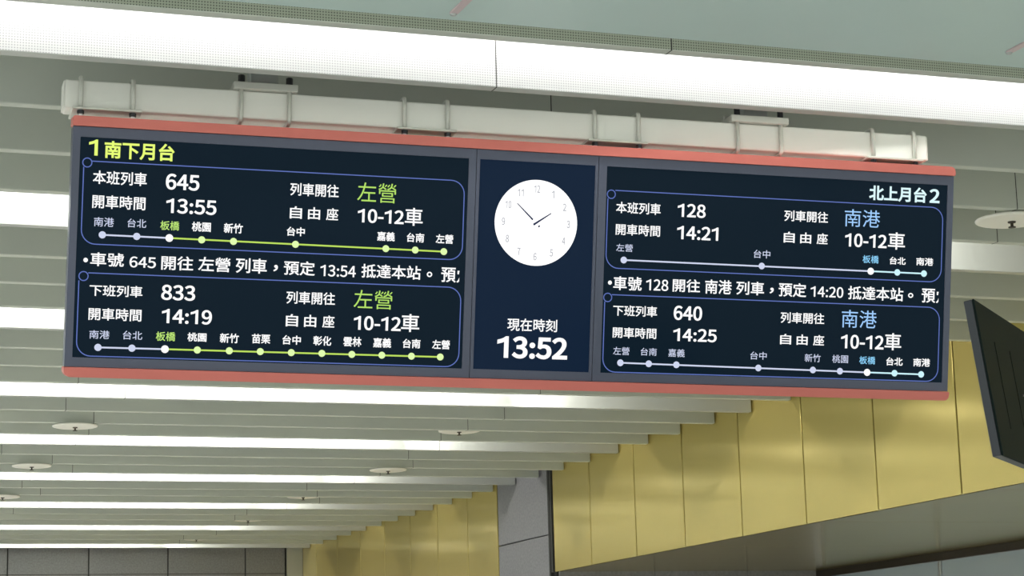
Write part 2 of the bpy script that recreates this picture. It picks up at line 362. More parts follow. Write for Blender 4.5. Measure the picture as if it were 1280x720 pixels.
    '橋': (1000, [[563, 501, 752, 501, 752, 414, 563, 414], [715, 612, 758, 551, 561, 551, 602, 612], [846, 826, 754, 810, 640, 797, 393, 782, 410, 730, 584, 737, 559, 673, 375, 673, 375, 612, 523, 612, 489, 568, 448, 526, 400, 488, 344, 453, 370, 431, 391, 403, 448, 441, 498, 482, 498, 365, 819, 365, 819, 484, 872, 440, 925, 406, 972, 461, 921, 489, 871, 524, 826, 566, 786, 612, 948, 612, 948, 673, 633, 673, 657, 742, 784, 757, 890, 775], [387, 318, 387, -80, 457, -80, 457, 258, 862, 258, 862, -1, 859, -12, 845, -16, 744, -16, 768, -79, 847, -78, 898, -68, 915, -58, 925, -44, 932, -2, 932, 318], [531, 204, 531, -27, 587, -27, 587, 18, 788, 18, 788, 204], [587, 155, 730, 155, 730, 67, 587, 67], [186, 840, 186, 623, 52, 623, 52, 553, 179, 553, 153, 449, 117, 345, 76, 250, 31, 175, 69, 110, 101, 165, 132, 231, 186, 384, 186, -79, 254, -79, 254, 391, 330, 247, 371, 302, 254, 476, 254, 553, 365, 553, 365, 623, 254, 623, 254, 840]]),
    '桃': (1000, [[372, 667, 424, 560, 460, 458, 520, 484, 482, 584, 428, 690], [883, 697, 837, 590, 781, 487, 836, 461, 894, 559, 952, 668], [172, 840, 172, 647, 44, 647, 44, 577, 168, 577, 143, 473, 110, 368, 71, 273, 29, 197, 69, 123, 124, 237, 172, 380, 172, -79, 245, -79, 245, 451, 321, 315, 368, 372, 245, 543, 245, 577, 342, 577, 342, 647, 245, 647, 245, 840], [698, 840, 698, 48, 702, -8, 716, -43, 743, -61, 785, -66, 884, -66, 923, -57, 949, -30, 964, 20, 971, 96, 938, 108, 907, 126, 900, 28, 892, 9, 879, 3, 796, 3, 782, 5, 773, 11, 768, 47, 768, 333, 854, 248, 921, 169, 969, 216, 892, 300, 797, 389, 768, 363, 768, 840], [532, 839, 532, 426, 531, 363, 341, 228, 379, 160, 526, 285, 509, 194, 494, 151, 474, 109, 448, 69, 414, 33, 373, 0, 323, -28, 370, -83, 440, -36, 495, 20, 536, 81, 564, 147, 584, 216, 595, 287, 601, 426, 601, 839]]),
    '園': (1000, [[331, 403, 668, 403, 668, 323, 331, 323], [462, 707, 462, 652, 261, 652, 261, 604, 462, 604, 462, 542, 203, 542, 203, 494, 794, 494, 794, 542, 531, 542, 531, 604, 741, 604, 741, 652, 531, 652, 531, 707], [267, 448, 267, 278, 454, 278, 395, 235, 327, 196, 254, 163, 180, 136, 223, 86, 339, 138, 450, 205, 450, 59, 517, 59, 517, 209, 654, 144, 763, 80, 805, 124, 688, 189, 790, 264, 741, 294, 735, 289, 735, 448], [536, 278, 723, 278, 639, 213, 521, 263], [82, 796, 82, -80, 153, -80, 153, -38, 844, -38, 844, -80, 918, -80, 918, 796], [153, 30, 153, 728, 844, 728, 844, 30]]),
    '新': (1000, [[360, 213, 406, 130, 442, 51, 495, 83, 460, 159, 411, 240], [135, 235, 96, 145, 41, 68, 94, 30, 151, 116, 196, 220], [553, 744, 553, 400, 551, 294, 539, 183, 511, 73, 489, 22, 460, -25, 518, -71, 549, -19, 573, 37, 605, 159, 620, 284, 623, 400, 623, 432, 775, 432, 775, -75, 848, -75, 848, 432, 958, 432, 958, 502, 623, 502, 623, 694, 784, 725, 927, 767, 866, 822, 725, 779], [214, 827, 258, 735, 61, 735, 61, 672, 503, 672, 503, 735, 336, 735, 282, 844], [377, 667, 323, 507, 46, 507, 46, 443, 251, 443, 251, 339, 50, 339, 50, 273, 251, 273, 251, 18, 249, 8, 239, 5, 162, 5, 184, -59, 247, -57, 290, -47, 305, -37, 314, -24, 320, 17, 320, 273, 507, 273, 507, 339, 320, 339, 320, 443, 519, 443, 519, 507, 391, 507, 447, 652], [126, 651, 152, 577, 165, 507, 230, 525, 215, 593, 187, 665]]),
    '竹': (1000, [[208, 841, 176, 721, 134, 606, 84, 503, 26, 416, 93, 370, 149, 459, 199, 562, 247, 562, 247, -80, 322, -80, 322, 562, 500, 562, 500, 637, 229, 637, 286, 825], [594, 841, 563, 721, 523, 606, 474, 504, 417, 417, 480, 372, 535, 459, 584, 562, 732, 562, 732, 20, 728, 4, 711, -1, 572, 1, 599, -79, 700, -77, 765, -65, 787, -53, 800, -36, 807, -13, 809, 19, 809, 562, 961, 562, 961, 637, 613, 637, 644, 730, 669, 826]]),
    '中': (1000, [[458, 840, 458, 661, 96, 661, 96, 186, 171, 186, 171, 248, 458, 248, 458, -79, 537, -79, 537, 248, 825, 248, 825, 191, 902, 191, 902, 661, 537, 661, 537, 840], [171, 322, 171, 588, 458, 588, 458, 322], [825, 322, 537, 322, 537, 588, 825, 588]]),
    '嘉': (1000, [[241, 489, 763, 489, 763, 410, 241, 410], [459, 840, 459, 772, 65, 772, 65, 713, 459, 713, 459, 652, 132, 652, 132, 596, 871, 596, 871, 652, 535, 652, 535, 713, 939, 713, 939, 772, 535, 772, 535, 840], [600, 281, 369, 281, 403, 289, 386, 323, 360, 357, 640, 357], [286, 348, 310, 315, 327, 281, 65, 281, 65, 222, 932, 222, 932, 281, 678, 281, 718, 345, 664, 357, 836, 357, 836, 542, 170, 542, 170, 357, 330, 357], [236, 218, 226, 153, 77, 153, 77, 96, 208, 96, 183, 56, 148, 21, 101, -8, 39, -31, 77, -81, 153, -50, 211, -10, 252, 38, 279, 96, 414, 96, 403, 22, 389, -10, 377, -16, 359, -17, 268, -13, 279, -41, 284, -71, 389, -72, 421, -66, 444, -51, 458, -30, 469, 4, 486, 125, 488, 153, 294, 153, 303, 218], [547, 174, 547, -79, 615, -79, 615, -47, 822, -47, 822, -76, 892, -76, 892, 174], [615, 9, 615, 118, 822, 118, 822, 9]]),
    '義': (1000, [[687, 374, 777, 330, 848, 281, 891, 331, 819, 379, 729, 419], [250, 816, 305, 735, 99, 735, 99, 675, 460, 675, 460, 613, 152, 613, 152, 557, 460, 557, 460, 493, 55, 493, 55, 433, 946, 433, 946, 493, 537, 493, 537, 557, 849, 557, 849, 613, 537, 613, 537, 675, 903, 675, 903, 735, 696, 735, 756, 822, 676, 842, 618, 735, 381, 735, 386, 737, 357, 788, 315, 840], [805, 200, 758, 150, 698, 105, 672, 155, 649, 212, 948, 212, 948, 271, 633, 271, 620, 342, 613, 418, 540, 418, 547, 342, 559, 271, 340, 271, 340, 348, 503, 377, 457, 424, 279, 394, 67, 376, 85, 326, 267, 340, 267, 271, 55, 271, 55, 212, 267, 212, 267, 139, 50, 124, 58, 63, 267, 82, 267, -4, 263, -17, 248, -21, 125, -20, 149, -80, 243, -78, 301, -70, 320, -62, 332, -49, 340, -5, 340, 88, 519, 105, 520, 159, 340, 145, 340, 212, 574, 212, 602, 136, 636, 68, 526, 20, 409, -17, 448, -77, 563, -36, 673, 17, 714, -24, 760, -55, 808, -74, 860, -80, 902, -74, 931, -52, 950, -11, 962, 55, 932, 67, 904, 85, 893, 10, 881, -6, 863, -11, 830, -7, 797, 6, 766, 27, 736, 55, 810, 112, 870, 177]]),
    '號': (1000, [[146, 740, 318, 740, 318, 589, 146, 589], [88, 797, 88, 532, 378, 532, 378, 797], [40, 453, 40, 387, 128, 387, 89, 224, 292, 224, 274, 65, 263, 24, 252, 2, 239, -6, 220, -8, 130, -4, 143, -36, 148, -68, 247, -69, 280, -61, 305, -43, 323, -12, 338, 44, 360, 255, 362, 286, 171, 286, 192, 387, 402, 387, 402, 453], [643, 840, 643, 642, 445, 642, 445, 387, 443, 283, 431, 172, 403, 60, 382, 8, 354, -41, 410, -81, 440, -29, 463, 28, 494, 150, 509, 274, 512, 387, 512, 580, 889, 580, 866, 473, 923, 460, 966, 633, 920, 645, 908, 642, 714, 642, 714, 709, 916, 709, 916, 771, 714, 771, 714, 840], [636, 573, 636, 491, 533, 481, 540, 426, 636, 436, 636, 394, 640, 355, 655, 331, 684, 319, 729, 315, 844, 315, 879, 319, 902, 334, 916, 364, 923, 412, 866, 434, 859, 381, 850, 372, 836, 370, 737, 370, 709, 374, 703, 394, 703, 443, 839, 457, 833, 511, 703, 498, 703, 573], [592, 261, 584, 165, 566, 85, 551, 50, 531, 20, 505, -6, 473, -29, 496, -53, 515, -79, 548, -56, 575, -30, 615, 34, 639, 110, 652, 200, 741, 200, 741, 31, 745, -17, 760, -42, 787, -55, 819, -58, 874, -58, 902, -56, 926, -49, 944, -33, 956, -10, 963, 36, 967, 104, 937, 117, 911, 135, 907, 35, 902, 21, 894, 13, 868, 8, 834, 8, 812, 13, 807, 20, 805, 29, 805, 261]]),
    '預': (1000, [[555, 422, 848, 422, 848, 324, 555, 324], [555, 268, 848, 268, 848, 169, 555, 169], [555, 574, 848, 574, 848, 478, 555, 478], [585, 93, 545, 58, 492, 24, 371, -33, 422, -83, 546, -23, 603, 14, 650, 54], [740, 49, 837, -17, 915, -83, 975, -40, 894, 25, 796, 88], [88, 617, 197, 549, 293, 474, 38, 474, 38, 406, 203, 406, 203, 10, 199, -3, 184, -7, 72, -6, 96, -78, 182, -76, 238, -65, 256, -54, 267, -39, 275, 8, 275, 406, 381, 406, 326, 260, 383, 245, 426, 346, 467, 464, 420, 477, 409, 474, 337, 474, 361, 505, 282, 571, 366, 662, 439, 763, 392, 796, 378, 792, 59, 792, 59, 725, 329, 725, 281, 663, 229, 607, 128, 666], [485, 633, 485, 111, 920, 111, 920, 633, 711, 633, 740, 728, 954, 728, 954, 793, 446, 793, 446, 728, 656, 728, 637, 633]]),
    '定': (1000, [[224, 378, 202, 250, 164, 137, 139, 88, 110, 42, 75, 2, 36, -33, 97, -83, 144, -36, 184, 17, 218, 77, 247, 144, 284, 85, 327, 39, 375, 2, 429, -25, 488, -44, 553, -56, 698, -64, 932, -64, 943, -25, 960, 12, 702, 11, 617, 14, 538, 23, 538, 225, 836, 225, 836, 295, 538, 295, 538, 459, 795, 459, 795, 532, 211, 532, 211, 459, 460, 459, 460, 44, 402, 73, 352, 114, 310, 169, 276, 239, 300, 370], [426, 826, 472, 727, 82, 727, 82, 509, 156, 509, 156, 656, 841, 656, 841, 509, 918, 509, 918, 727, 558, 727, 534, 786, 500, 847]]),
    '抵': (1000, [[595, 131, 646, 29, 682, -65, 737, -46, 699, 47, 646, 146], [176, 839, 176, 638, 48, 638, 48, 566, 176, 566, 176, 350, 34, 309, 54, 233, 176, 273, 176, 14, 172, 0, 159, -4, 64, -4, 78, -41, 86, -77, 165, -74, 215, -62, 231, -51, 241, -36, 249, 14, 249, 297, 359, 333, 349, 404, 249, 372, 249, 566, 357, 566, 357, 638, 249, 638, 249, 839], [398, -80, 445, -59, 597, -13, 595, 49, 485, 22, 485, 393, 679, 393, 708, 204, 726, 124, 749, 56, 774, 1, 804, -41, 838, -66, 876, -75, 904, -66, 929, -35, 950, 25, 967, 118, 941, 133, 914, 154, 899, 46, 888, 18, 875, 9, 855, 17, 836, 38, 801, 117, 771, 238, 748, 393, 946, 393, 946, 463, 741, 463, 725, 719, 821, 745, 906, 773, 844, 831, 757, 800, 650, 771, 415, 724, 414, 724, 414, 40, 410, 16, 399, -1, 372, -19], [672, 463, 485, 463, 485, 671, 657, 704]]),
    '達': (1000, [[69, 764, 153, 681, 215, 598, 277, 644, 212, 725, 127, 805], [246, 445, 46, 445, 46, 375, 173, 375, 173, 125, 143, 106, 111, 78, 42, 3, 91, -61, 156, 32, 184, 61, 209, 72, 227, 66, 249, 51, 305, 9, 361, -20, 425, -38, 500, -47, 589, -49, 944, -39, 965, 36, 789, 22, 591, 17, 509, 19, 438, 26, 377, 41, 323, 67, 246, 123], [581, 840, 581, 764, 359, 764, 359, 708, 581, 708, 581, 633, 298, 633, 298, 574, 465, 574, 420, 563, 447, 513, 464, 465, 320, 465, 320, 408, 581, 408, 581, 342, 353, 342, 353, 285, 581, 285, 581, 210, 308, 210, 308, 152, 581, 152, 581, 52, 655, 52, 655, 152, 938, 152, 938, 210, 655, 210, 655, 285, 894, 285, 894, 342, 655, 342, 655, 408, 932, 408, 932, 465, 759, 465, 814, 562, 770, 574, 946, 574, 946, 633, 655, 633, 655, 708, 880, 708, 880, 764, 655, 764, 655, 840], [493, 465, 535, 476, 517, 524, 488, 574, 738, 574, 693, 475, 725, 465]]),
    '站': (1000, [[58, 652, 58, 582, 447, 582, 447, 652], [98, 525, 129, 341, 146, 167, 209, 178, 190, 352, 158, 536], [175, 815, 215, 737, 243, 662, 311, 686, 282, 759, 240, 835], [330, 549, 302, 340, 264, 144, 47, 95, 65, 20, 443, 116, 436, 185, 328, 159, 366, 342, 400, 535], [467, 362, 467, -79, 540, -79, 540, -31, 842, -31, 842, -75, 918, -75, 918, 362, 706, 362, 706, 561, 960, 561, 960, 633, 706, 633, 706, 841, 629, 841, 629, 362], [540, 39, 540, 291, 842, 291, 842, 39]]),
    '。': (1000, [[194, 244, 164, 241, 135, 232, 87, 200, 54, 151, 45, 123, 42, 92, 45, 61, 54, 32, 87, -16, 135, -49, 164, -58, 194, -61, 225, -58, 254, -49, 302, -16, 335, 32, 344, 61, 347, 92, 344, 123, 335, 151, 302, 200, 254, 232, 225, 241], [194, -10, 155, -2, 123, 20, 101, 52, 93, 92, 101, 131, 123, 163, 155, 185, 194, 193, 234, 185, 266, 163, 288, 131, 296, 92, 288, 52, 266, 20, 234, -2]]),
    '，': (1000, [[157, -107, 228, -71, 283, -20, 303, 10, 318, 44, 327, 81, 330, 120, 325, 168, 308, 204, 282, 227, 245, 235, 216, 230, 192, 217, 175, 194, 169, 163, 175, 132, 191, 110, 215, 97, 244, 92, 261, 94, 250, 46, 225, 6, 187, -27, 135, -54]]),
    '苗': (1000, [[460, 33, 225, 33, 225, 206, 460, 206], [533, 33, 533, 206, 777, 206, 777, 33], [153, 502, 153, -80, 225, -80, 225, -36, 777, -36, 777, -80, 851, -80, 851, 502], [460, 274, 225, 274, 225, 433, 460, 433], [533, 274, 533, 433, 777, 433, 777, 274], [635, 840, 635, 725, 362, 725, 362, 840, 287, 840, 287, 725, 56, 725, 56, 655, 287, 655, 287, 541, 362, 541, 362, 655, 635, 655, 635, 541, 709, 541, 709, 655, 944, 655, 944, 725, 709, 725, 709, 840]]),
    '栗': (1000, [[461, 360, 461, 280, 56, 280, 56, 213, 400, 213, 324, 148, 235, 90, 139, 41, 42, 5, 93, -57, 192, -14, 290, 42, 382, 109, 461, 183, 461, -81, 538, -81, 538, 184, 618, 109, 710, 41, 809, -15, 909, -58, 960, 4, 861, 40, 764, 89, 675, 147, 600, 213, 946, 213, 946, 280, 538, 280, 538, 360], [125, 631, 125, 380, 874, 380, 874, 631, 643, 631, 643, 721, 936, 721, 936, 787, 64, 787, 64, 721, 347, 721, 347, 631], [417, 721, 573, 721, 573, 631, 417, 631], [195, 568, 347, 568, 347, 443, 195, 443], [417, 568, 573, 568, 573, 443, 417, 443], [643, 568, 800, 568, 800, 443, 643, 443]]),
    '彰': (1000, [[187, 325, 475, 325, 475, 258, 187, 258], [187, 439, 475, 439, 475, 374, 187, 374], [851, 821, 802, 762, 742, 705, 676, 653, 610, 611, 663, 560, 733, 608, 802, 664, 866, 727, 921, 793], [878, 557, 822, 494, 754, 434, 678, 380, 603, 335, 658, 282, 736, 332, 814, 391, 886, 457, 947, 527], [896, 273, 833, 188, 752, 111, 659, 44, 559, -8, 612, -68, 716, -8, 813, 66, 898, 152, 966, 245], [272, 825, 302, 763, 73, 763, 73, 704, 433, 704, 390, 605, 240, 605, 270, 614, 231, 703, 171, 687, 204, 605, 41, 605, 41, 544, 602, 544, 602, 605, 457, 605, 504, 689, 442, 704, 582, 704, 582, 763, 374, 763, 330, 848], [118, 488, 118, 209, 293, 209, 293, 138, 61, 138, 61, 75, 293, 75, 293, -82, 365, -82, 365, 75, 585, 75, 585, 138, 365, 138, 365, 209, 546, 209, 546, 488]]),
    '化': (1000, [[867, 695, 810, 617, 745, 542, 673, 471, 596, 406, 596, 822, 516, 822, 516, 346, 419, 283, 322, 230, 377, 173, 516, 254, 516, 81, 522, 11, 531, -13, 544, -33, 561, -46, 584, -55, 646, -62, 824, -62, 860, -59, 889, -49, 912, -31, 929, -6, 942, 29, 951, 73, 962, 191, 924, 206, 887, 228, 881, 122, 871, 56, 852, 23, 838, 15, 820, 13, 654, 13, 625, 16, 607, 25, 599, 46, 596, 79, 596, 309, 691, 383, 782, 465, 865, 553, 939, 647], [313, 840, 260, 727, 195, 620, 121, 523, 42, 442, 92, 369, 150, 431, 207, 502, 207, -80, 286, -80, 286, 619, 340, 717, 387, 817]]),
    '雲': (1000, [[168, 318, 168, 259, 830, 259, 830, 318], [196, 549, 196, 497, 408, 497, 408, 549], [175, 434, 175, 382, 407, 382, 407, 434], [586, 434, 586, 382, 828, 382, 828, 434], [586, 549, 586, 497, 801, 497, 801, 549], [178, -68, 214, -60, 299, -54, 780, -30, 830, -85, 898, -50, 809, 39, 697, 128, 947, 128, 947, 188, 53, 188, 53, 128, 302, 128, 244, 68, 205, 33, 177, 12, 152, 3], [620, 107, 719, 28, 280, 10, 343, 66, 403, 128, 665, 128], [76, 669, 76, 453, 144, 453, 144, 610, 460, 610, 460, 360, 533, 360, 533, 610, 855, 610, 855, 453, 925, 453, 925, 669, 533, 669, 533, 741, 868, 741, 868, 801, 131, 801, 131, 741, 460, 741, 460, 669]]),
    '林': (1000, [[674, 841, 674, 625, 494, 625, 494, 553, 658, 553, 615, 433, 559, 319, 494, 217, 423, 136, 468, 68, 526, 135, 580, 218, 630, 312, 674, 412, 674, -78, 749, -78, 749, 419, 785, 323, 825, 233, 868, 153, 913, 88, 941, 119, 971, 146, 912, 224, 856, 323, 808, 435, 768, 553, 940, 553, 940, 625, 749, 625, 749, 841], [234, 841, 234, 625, 54, 625, 54, 553, 221, 553, 185, 447, 139, 344, 86, 250, 29, 175, 70, 106, 115, 167, 158, 241, 198, 325, 234, 414, 234, -78, 307, -78, 307, 441, 422, 282, 471, 347, 307, 533, 307, 553, 450, 553, 450, 625, 307, 625, 307, 841]]),
    '現': (1000, [[510, 572, 837, 572, 837, 471, 510, 471], [510, 411, 837, 411, 837, 309, 510, 309], [510, 733, 837, 733, 837, 632, 510, 632], [31, 149, 50, 77, 409, 183, 399, 250, 261, 211, 261, 436, 384, 436, 384, 505, 261, 505, 261, 719, 393, 719, 393, 789, 49, 789, 49, 719, 188, 719, 188, 505, 61, 505, 61, 436, 188, 436, 188, 191], [440, 796, 440, 245, 529, 245, 510, 154, 493, 115, 470, 79, 439, 47, 400, 19, 351, -5, 290, -25, 314, -54, 333, -86, 400, -61, 455, -31, 500, 3, 535, 42, 561, 86, 581, 134, 603, 245, 702, 245, 702, 21, 706, -24, 720, -53, 747, -69, 791, -73, 889, -73, 927, -66, 952, -42, 967, 6, 975, 82, 941, 94, 910, 110, 903, 13, 895, -4, 881, -8, 802, -8, 779, -3, 774, 21, 774, 245, 910, 245, 910, 796]]),
    '在': (1000, [[391, 840, 338, 685, 63, 685, 63, 613, 305, 613, 253, 519, 191, 432, 119, 353, 38, 286, 77, 217, 138, 265, 193, 318, 193, -76, 268, -76, 268, 407, 334, 507, 390, 613, 939, 613, 939, 685, 421, 685, 469, 821], [598, 561, 598, 368, 373, 368, 373, 298, 598, 298, 598, 14, 333, 14, 333, -56, 938, -56, 938, 14, 673, 14, 673, 298, 900, 298, 900, 368, 673, 368, 673, 561]]),
    '刻': (1000, [[851, 828, 851, 17, 846, -1, 827, -6, 691, -5, 716, -77, 820, -75, 882, -64, 902, -53, 915, -37, 923, -14, 925, 17, 925, 828], [672, 725, 672, 167, 743, 167, 743, 725], [460, 578, 400, 480, 196, 472, 270, 556, 338, 647, 600, 647, 600, 716, 393, 716, 367, 780, 327, 845, 258, 826, 289, 772, 312, 716, 54, 716, 54, 647, 251, 647, 186, 558, 140, 504, 110, 477, 82, 463, 106, 393, 161, 404, 347, 416, 285, 353, 217, 297, 143, 248, 66, 206, 113, 146, 236, 223, 349, 318, 448, 430, 491, 491, 528, 556], [526, 388, 486, 323, 439, 262, 386, 205, 328, 151, 266, 102, 200, 58, 59, -15, 107, -78, 184, -37, 260, 11, 332, 64, 401, 122, 488, 39, 556, -35, 611, 15, 538, 89, 449, 169, 528, 261, 594, 361]]),
    '上': (1000, [[427, 825, 427, 43, 51, 43, 51, -32, 950, -32, 950, 43, 506, 43, 506, 441, 881, 441, 881, 516, 506, 516, 506, 825]]),
    '0': (555, [[278, -13, 328, -7, 372, 11, 411, 40, 444, 82, 471, 136, 490, 201, 502, 279, 506, 369, 502, 458, 490, 535, 471, 600, 444, 653, 411, 694, 372, 723, 328, 741, 278, 746, 228, 741, 183, 723, 144, 694, 112, 653, 85, 600, 66, 535, 54, 458, 50, 369, 54, 279, 66, 201, 85, 136, 112, 82, 144, 40, 183, 11, 228, -7], [278, 61, 248, 65, 221, 79, 197, 102, 177, 134, 160, 177, 148, 230, 138, 369, 148, 507, 160, 560, 177, 602, 197, 634, 221, 657, 248, 670, 278, 674, 308, 670, 335, 657, 359, 634, 379, 602, 396, 560, 408, 507, 418, 369, 408, 230, 396, 177, 379, 134, 359, 102, 335, 79, 308, 65]]),
    '1': (555, [[296, 0, 384, 0, 384, 735, 330, 735, 262, 684, 176, 642, 60, 606, 60, 524, 190, 562, 296, 616]]),
    '2': (555, [[44, 0, 505, 0, 505, 79, 302, 79, 182, 72, 300, 192, 391, 308, 424, 364, 449, 420, 465, 476, 470, 531, 466, 578, 455, 620, 437, 656, 412, 688, 381, 713, 345, 731, 303, 742, 256, 746, 191, 739, 135, 717, 86, 683, 40, 639, 93, 587, 126, 621, 162, 648, 202, 666, 245, 672, 277, 669, 305, 661, 328, 649, 347, 631, 372, 585, 380, 527, 375, 479, 360, 428, 334, 375, 298, 319, 194, 195, 44, 54]]),
    '3': (555, [[263, -13, 311, -9, 355, 1, 395, 19, 430, 42, 459, 72, 481, 108, 494, 149, 499, 196, 496, 232, 487, 265, 473, 294, 454, 319, 405, 358, 344, 382, 344, 387, 397, 414, 438, 452, 465, 502, 474, 563, 470, 604, 458, 641, 439, 672, 414, 698, 382, 719, 346, 734, 305, 743, 260, 746, 201, 740, 147, 722, 99, 694, 56, 659, 105, 601, 138, 630, 175, 653, 214, 667, 257, 672, 309, 664, 348, 641, 373, 604, 381, 556, 371, 501, 357, 477, 337, 457, 309, 440, 274, 427, 230, 419, 178, 416, 178, 346, 237, 343, 285, 336, 325, 323, 356, 306, 379, 285, 394, 260, 403, 231, 406, 199, 395, 142, 365, 100, 318, 72, 257, 63, 200, 70, 152, 89, 111, 115, 76, 147, 29, 88, 70, 50, 121, 18, 185, -5]]),
    '4': (555, [[340, 0, 426, 0, 426, 202, 524, 202, 524, 275, 426, 275, 426, 733, 325, 733, 20, 262, 20, 202, 340, 202], [340, 275, 115, 275, 282, 525, 341, 633, 345, 633, 340, 500]]),
    '5': (555, [[262, -13, 308, -9, 352, 4, 392, 24, 428, 53, 459, 88, 482, 131, 497, 181, 502, 238, 498, 295, 485, 343, 464, 383, 437, 416, 404, 441, 367, 458, 325, 469, 281, 472, 222, 464, 171, 443, 190, 655, 466, 655, 466, 733, 110, 733, 86, 391, 135, 360, 193, 392, 223, 400, 257, 403, 290, 400, 320, 392, 346, 378, 368, 359, 385, 335, 398, 307, 409, 236, 406, 198, 397, 164, 383, 134, 364, 109, 341, 90, 314, 75, 285, 66, 253, 63, 195, 70, 147, 88, 107, 114, 73, 144, 27, 84, 69, 48, 120, 17, 184, -5]]),
    '6': (555, [[301, -13, 343, -9, 382, 4, 418, 25, 449, 53, 475, 87, 495, 128, 508, 174, 512, 225, 509, 279, 498, 326, 480, 366, 457, 398, 427, 423, 392, 441, 353, 452, 308, 455, 264, 449, 221, 432, 179, 404, 142, 367, 147, 445, 159, 510, 177, 563, 200, 604, 228, 635, 259, 656, 294, 668, 331, 671, 364, 667, 395, 656, 423, 638, 447, 615, 499, 671, 466, 702, 426, 725, 380, 741, 327, 746, 275, 741, 225, 725, 179, 697, 138, 656, 104, 602, 78, 533, 62, 450, 56, 350, 61, 265, 75, 191, 97, 129, 126, 78, 162, 38, 204, 10, 250, -7], [144, 294, 181, 337, 220, 366, 258, 382, 293, 387, 324, 384, 351, 376, 374, 362, 393, 343, 417, 292, 425, 225, 416, 157, 389, 105, 350, 71, 327, 62, 301, 59, 268, 63, 239, 74, 214, 93, 192, 120, 174, 153, 160, 193]]),
    '7': (555, [[198, 0, 293, 0, 308, 196, 321, 283, 341, 364, 368, 443, 404, 520, 450, 598, 508, 678, 508, 733, 49, 733, 49, 655, 405, 655, 355, 581, 314, 508, 280, 433, 252, 357, 231, 277, 216, 192]]),
    '8': (555, [[280, -13, 329, -9, 374, 2, 413, 19, 446, 42, 473, 70, 493, 102, 505, 138, 509, 176, 499, 244, 472, 297, 432, 338, 386, 369, 386, 374, 419, 405, 451, 447, 474, 496, 483, 551, 480, 592, 469, 629, 453, 662, 430, 690, 401, 713, 366, 730, 327, 741, 282, 744, 241, 741, 203, 731, 168, 715, 139, 693, 115, 666, 96, 634, 85, 598, 81, 558, 89, 505, 111, 459, 142, 420, 180, 389, 180, 385, 131, 352, 88, 307, 58, 250, 49, 217, 46, 182, 50, 141, 63, 104, 84, 71, 112, 42, 146, 19, 186, 2, 231, -9], [330, 398, 267, 425, 214, 458, 178, 501, 168, 528, 164, 558, 173, 607, 197, 644, 234, 668, 281, 676, 333, 666, 372, 639, 397, 597, 405, 546, 400, 506, 386, 468, 363, 432], [281, 55, 220, 65, 171, 93, 139, 136, 130, 162, 127, 190, 135, 240, 155, 285, 187, 324, 228, 356, 302, 325, 364, 289, 388, 268, 406, 243, 418, 213, 422, 179, 412, 129, 384, 90, 339, 64]]),
    '9': (555, [[235, -13, 286, -8, 334, 9, 380, 39, 420, 81, 453, 137, 479, 209, 495, 295, 501, 398, 496, 480, 482, 551, 460, 611, 431, 660, 394, 698, 352, 725, 305, 741, 254, 746, 212, 742, 173, 729, 138, 709, 106, 681, 80, 646, 61, 606, 48, 560, 44, 508, 48, 455, 58, 409, 76, 369, 99, 337, 129, 311, 163, 293, 202, 282, 246, 278, 292, 284, 337, 302, 378, 330, 415, 367, 409, 289, 397, 224, 379, 171, 356, 130, 329, 99, 299, 79, 267, 67, 232, 63, 197, 67, 164, 78, 134, 96, 108, 119, 58, 62, 92, 32, 132, 8, 179, -7], [414, 444, 376, 399, 338, 369, 299, 352, 261, 346, 230, 349, 204, 358, 181, 372, 163, 390, 138, 442, 130, 508, 140, 577, 166, 630, 206, 663, 229, 672, 255, 675, 288, 672, 318, 660, 344, 642, 366, 616, 384, 584, 398, 544]]),
    ':': (278, [[139, 390, 165, 395, 186, 409, 200, 432, 205, 460, 200, 488, 186, 511, 165, 525, 139, 530, 113, 525, 92, 511, 78, 488, 73, 460, 78, 432, 92, 409, 113, 395], [139, -13, 165, -8, 186, 6, 200, 28, 205, 56, 200, 85, 186, 107, 165, 121, 139, 126, 113, 121, 92, 107, 78, 85, 73, 56, 78, 28, 92, 6, 113, -8]]),
    '-': (347, [[46, 245, 302, 245, 302, 315, 46, 315]]),
    '•': (1000, [[500, 486, 459, 478, 425, 455, 402, 422, 394, 380, 402, 339, 425, 305, 459, 282, 500, 274, 542, 282, 575, 305, 598, 339, 606, 380, 598, 422, 575, 455, 542, 478]]),
}


def outlines(ch):
    adv, contours = GLYPHS[ch]
    res = [[(v[i] / 1000, v[i + 1] / 1000) for i in range(0, len(v), 2)] for v in contours]
    return adv / 1000, res


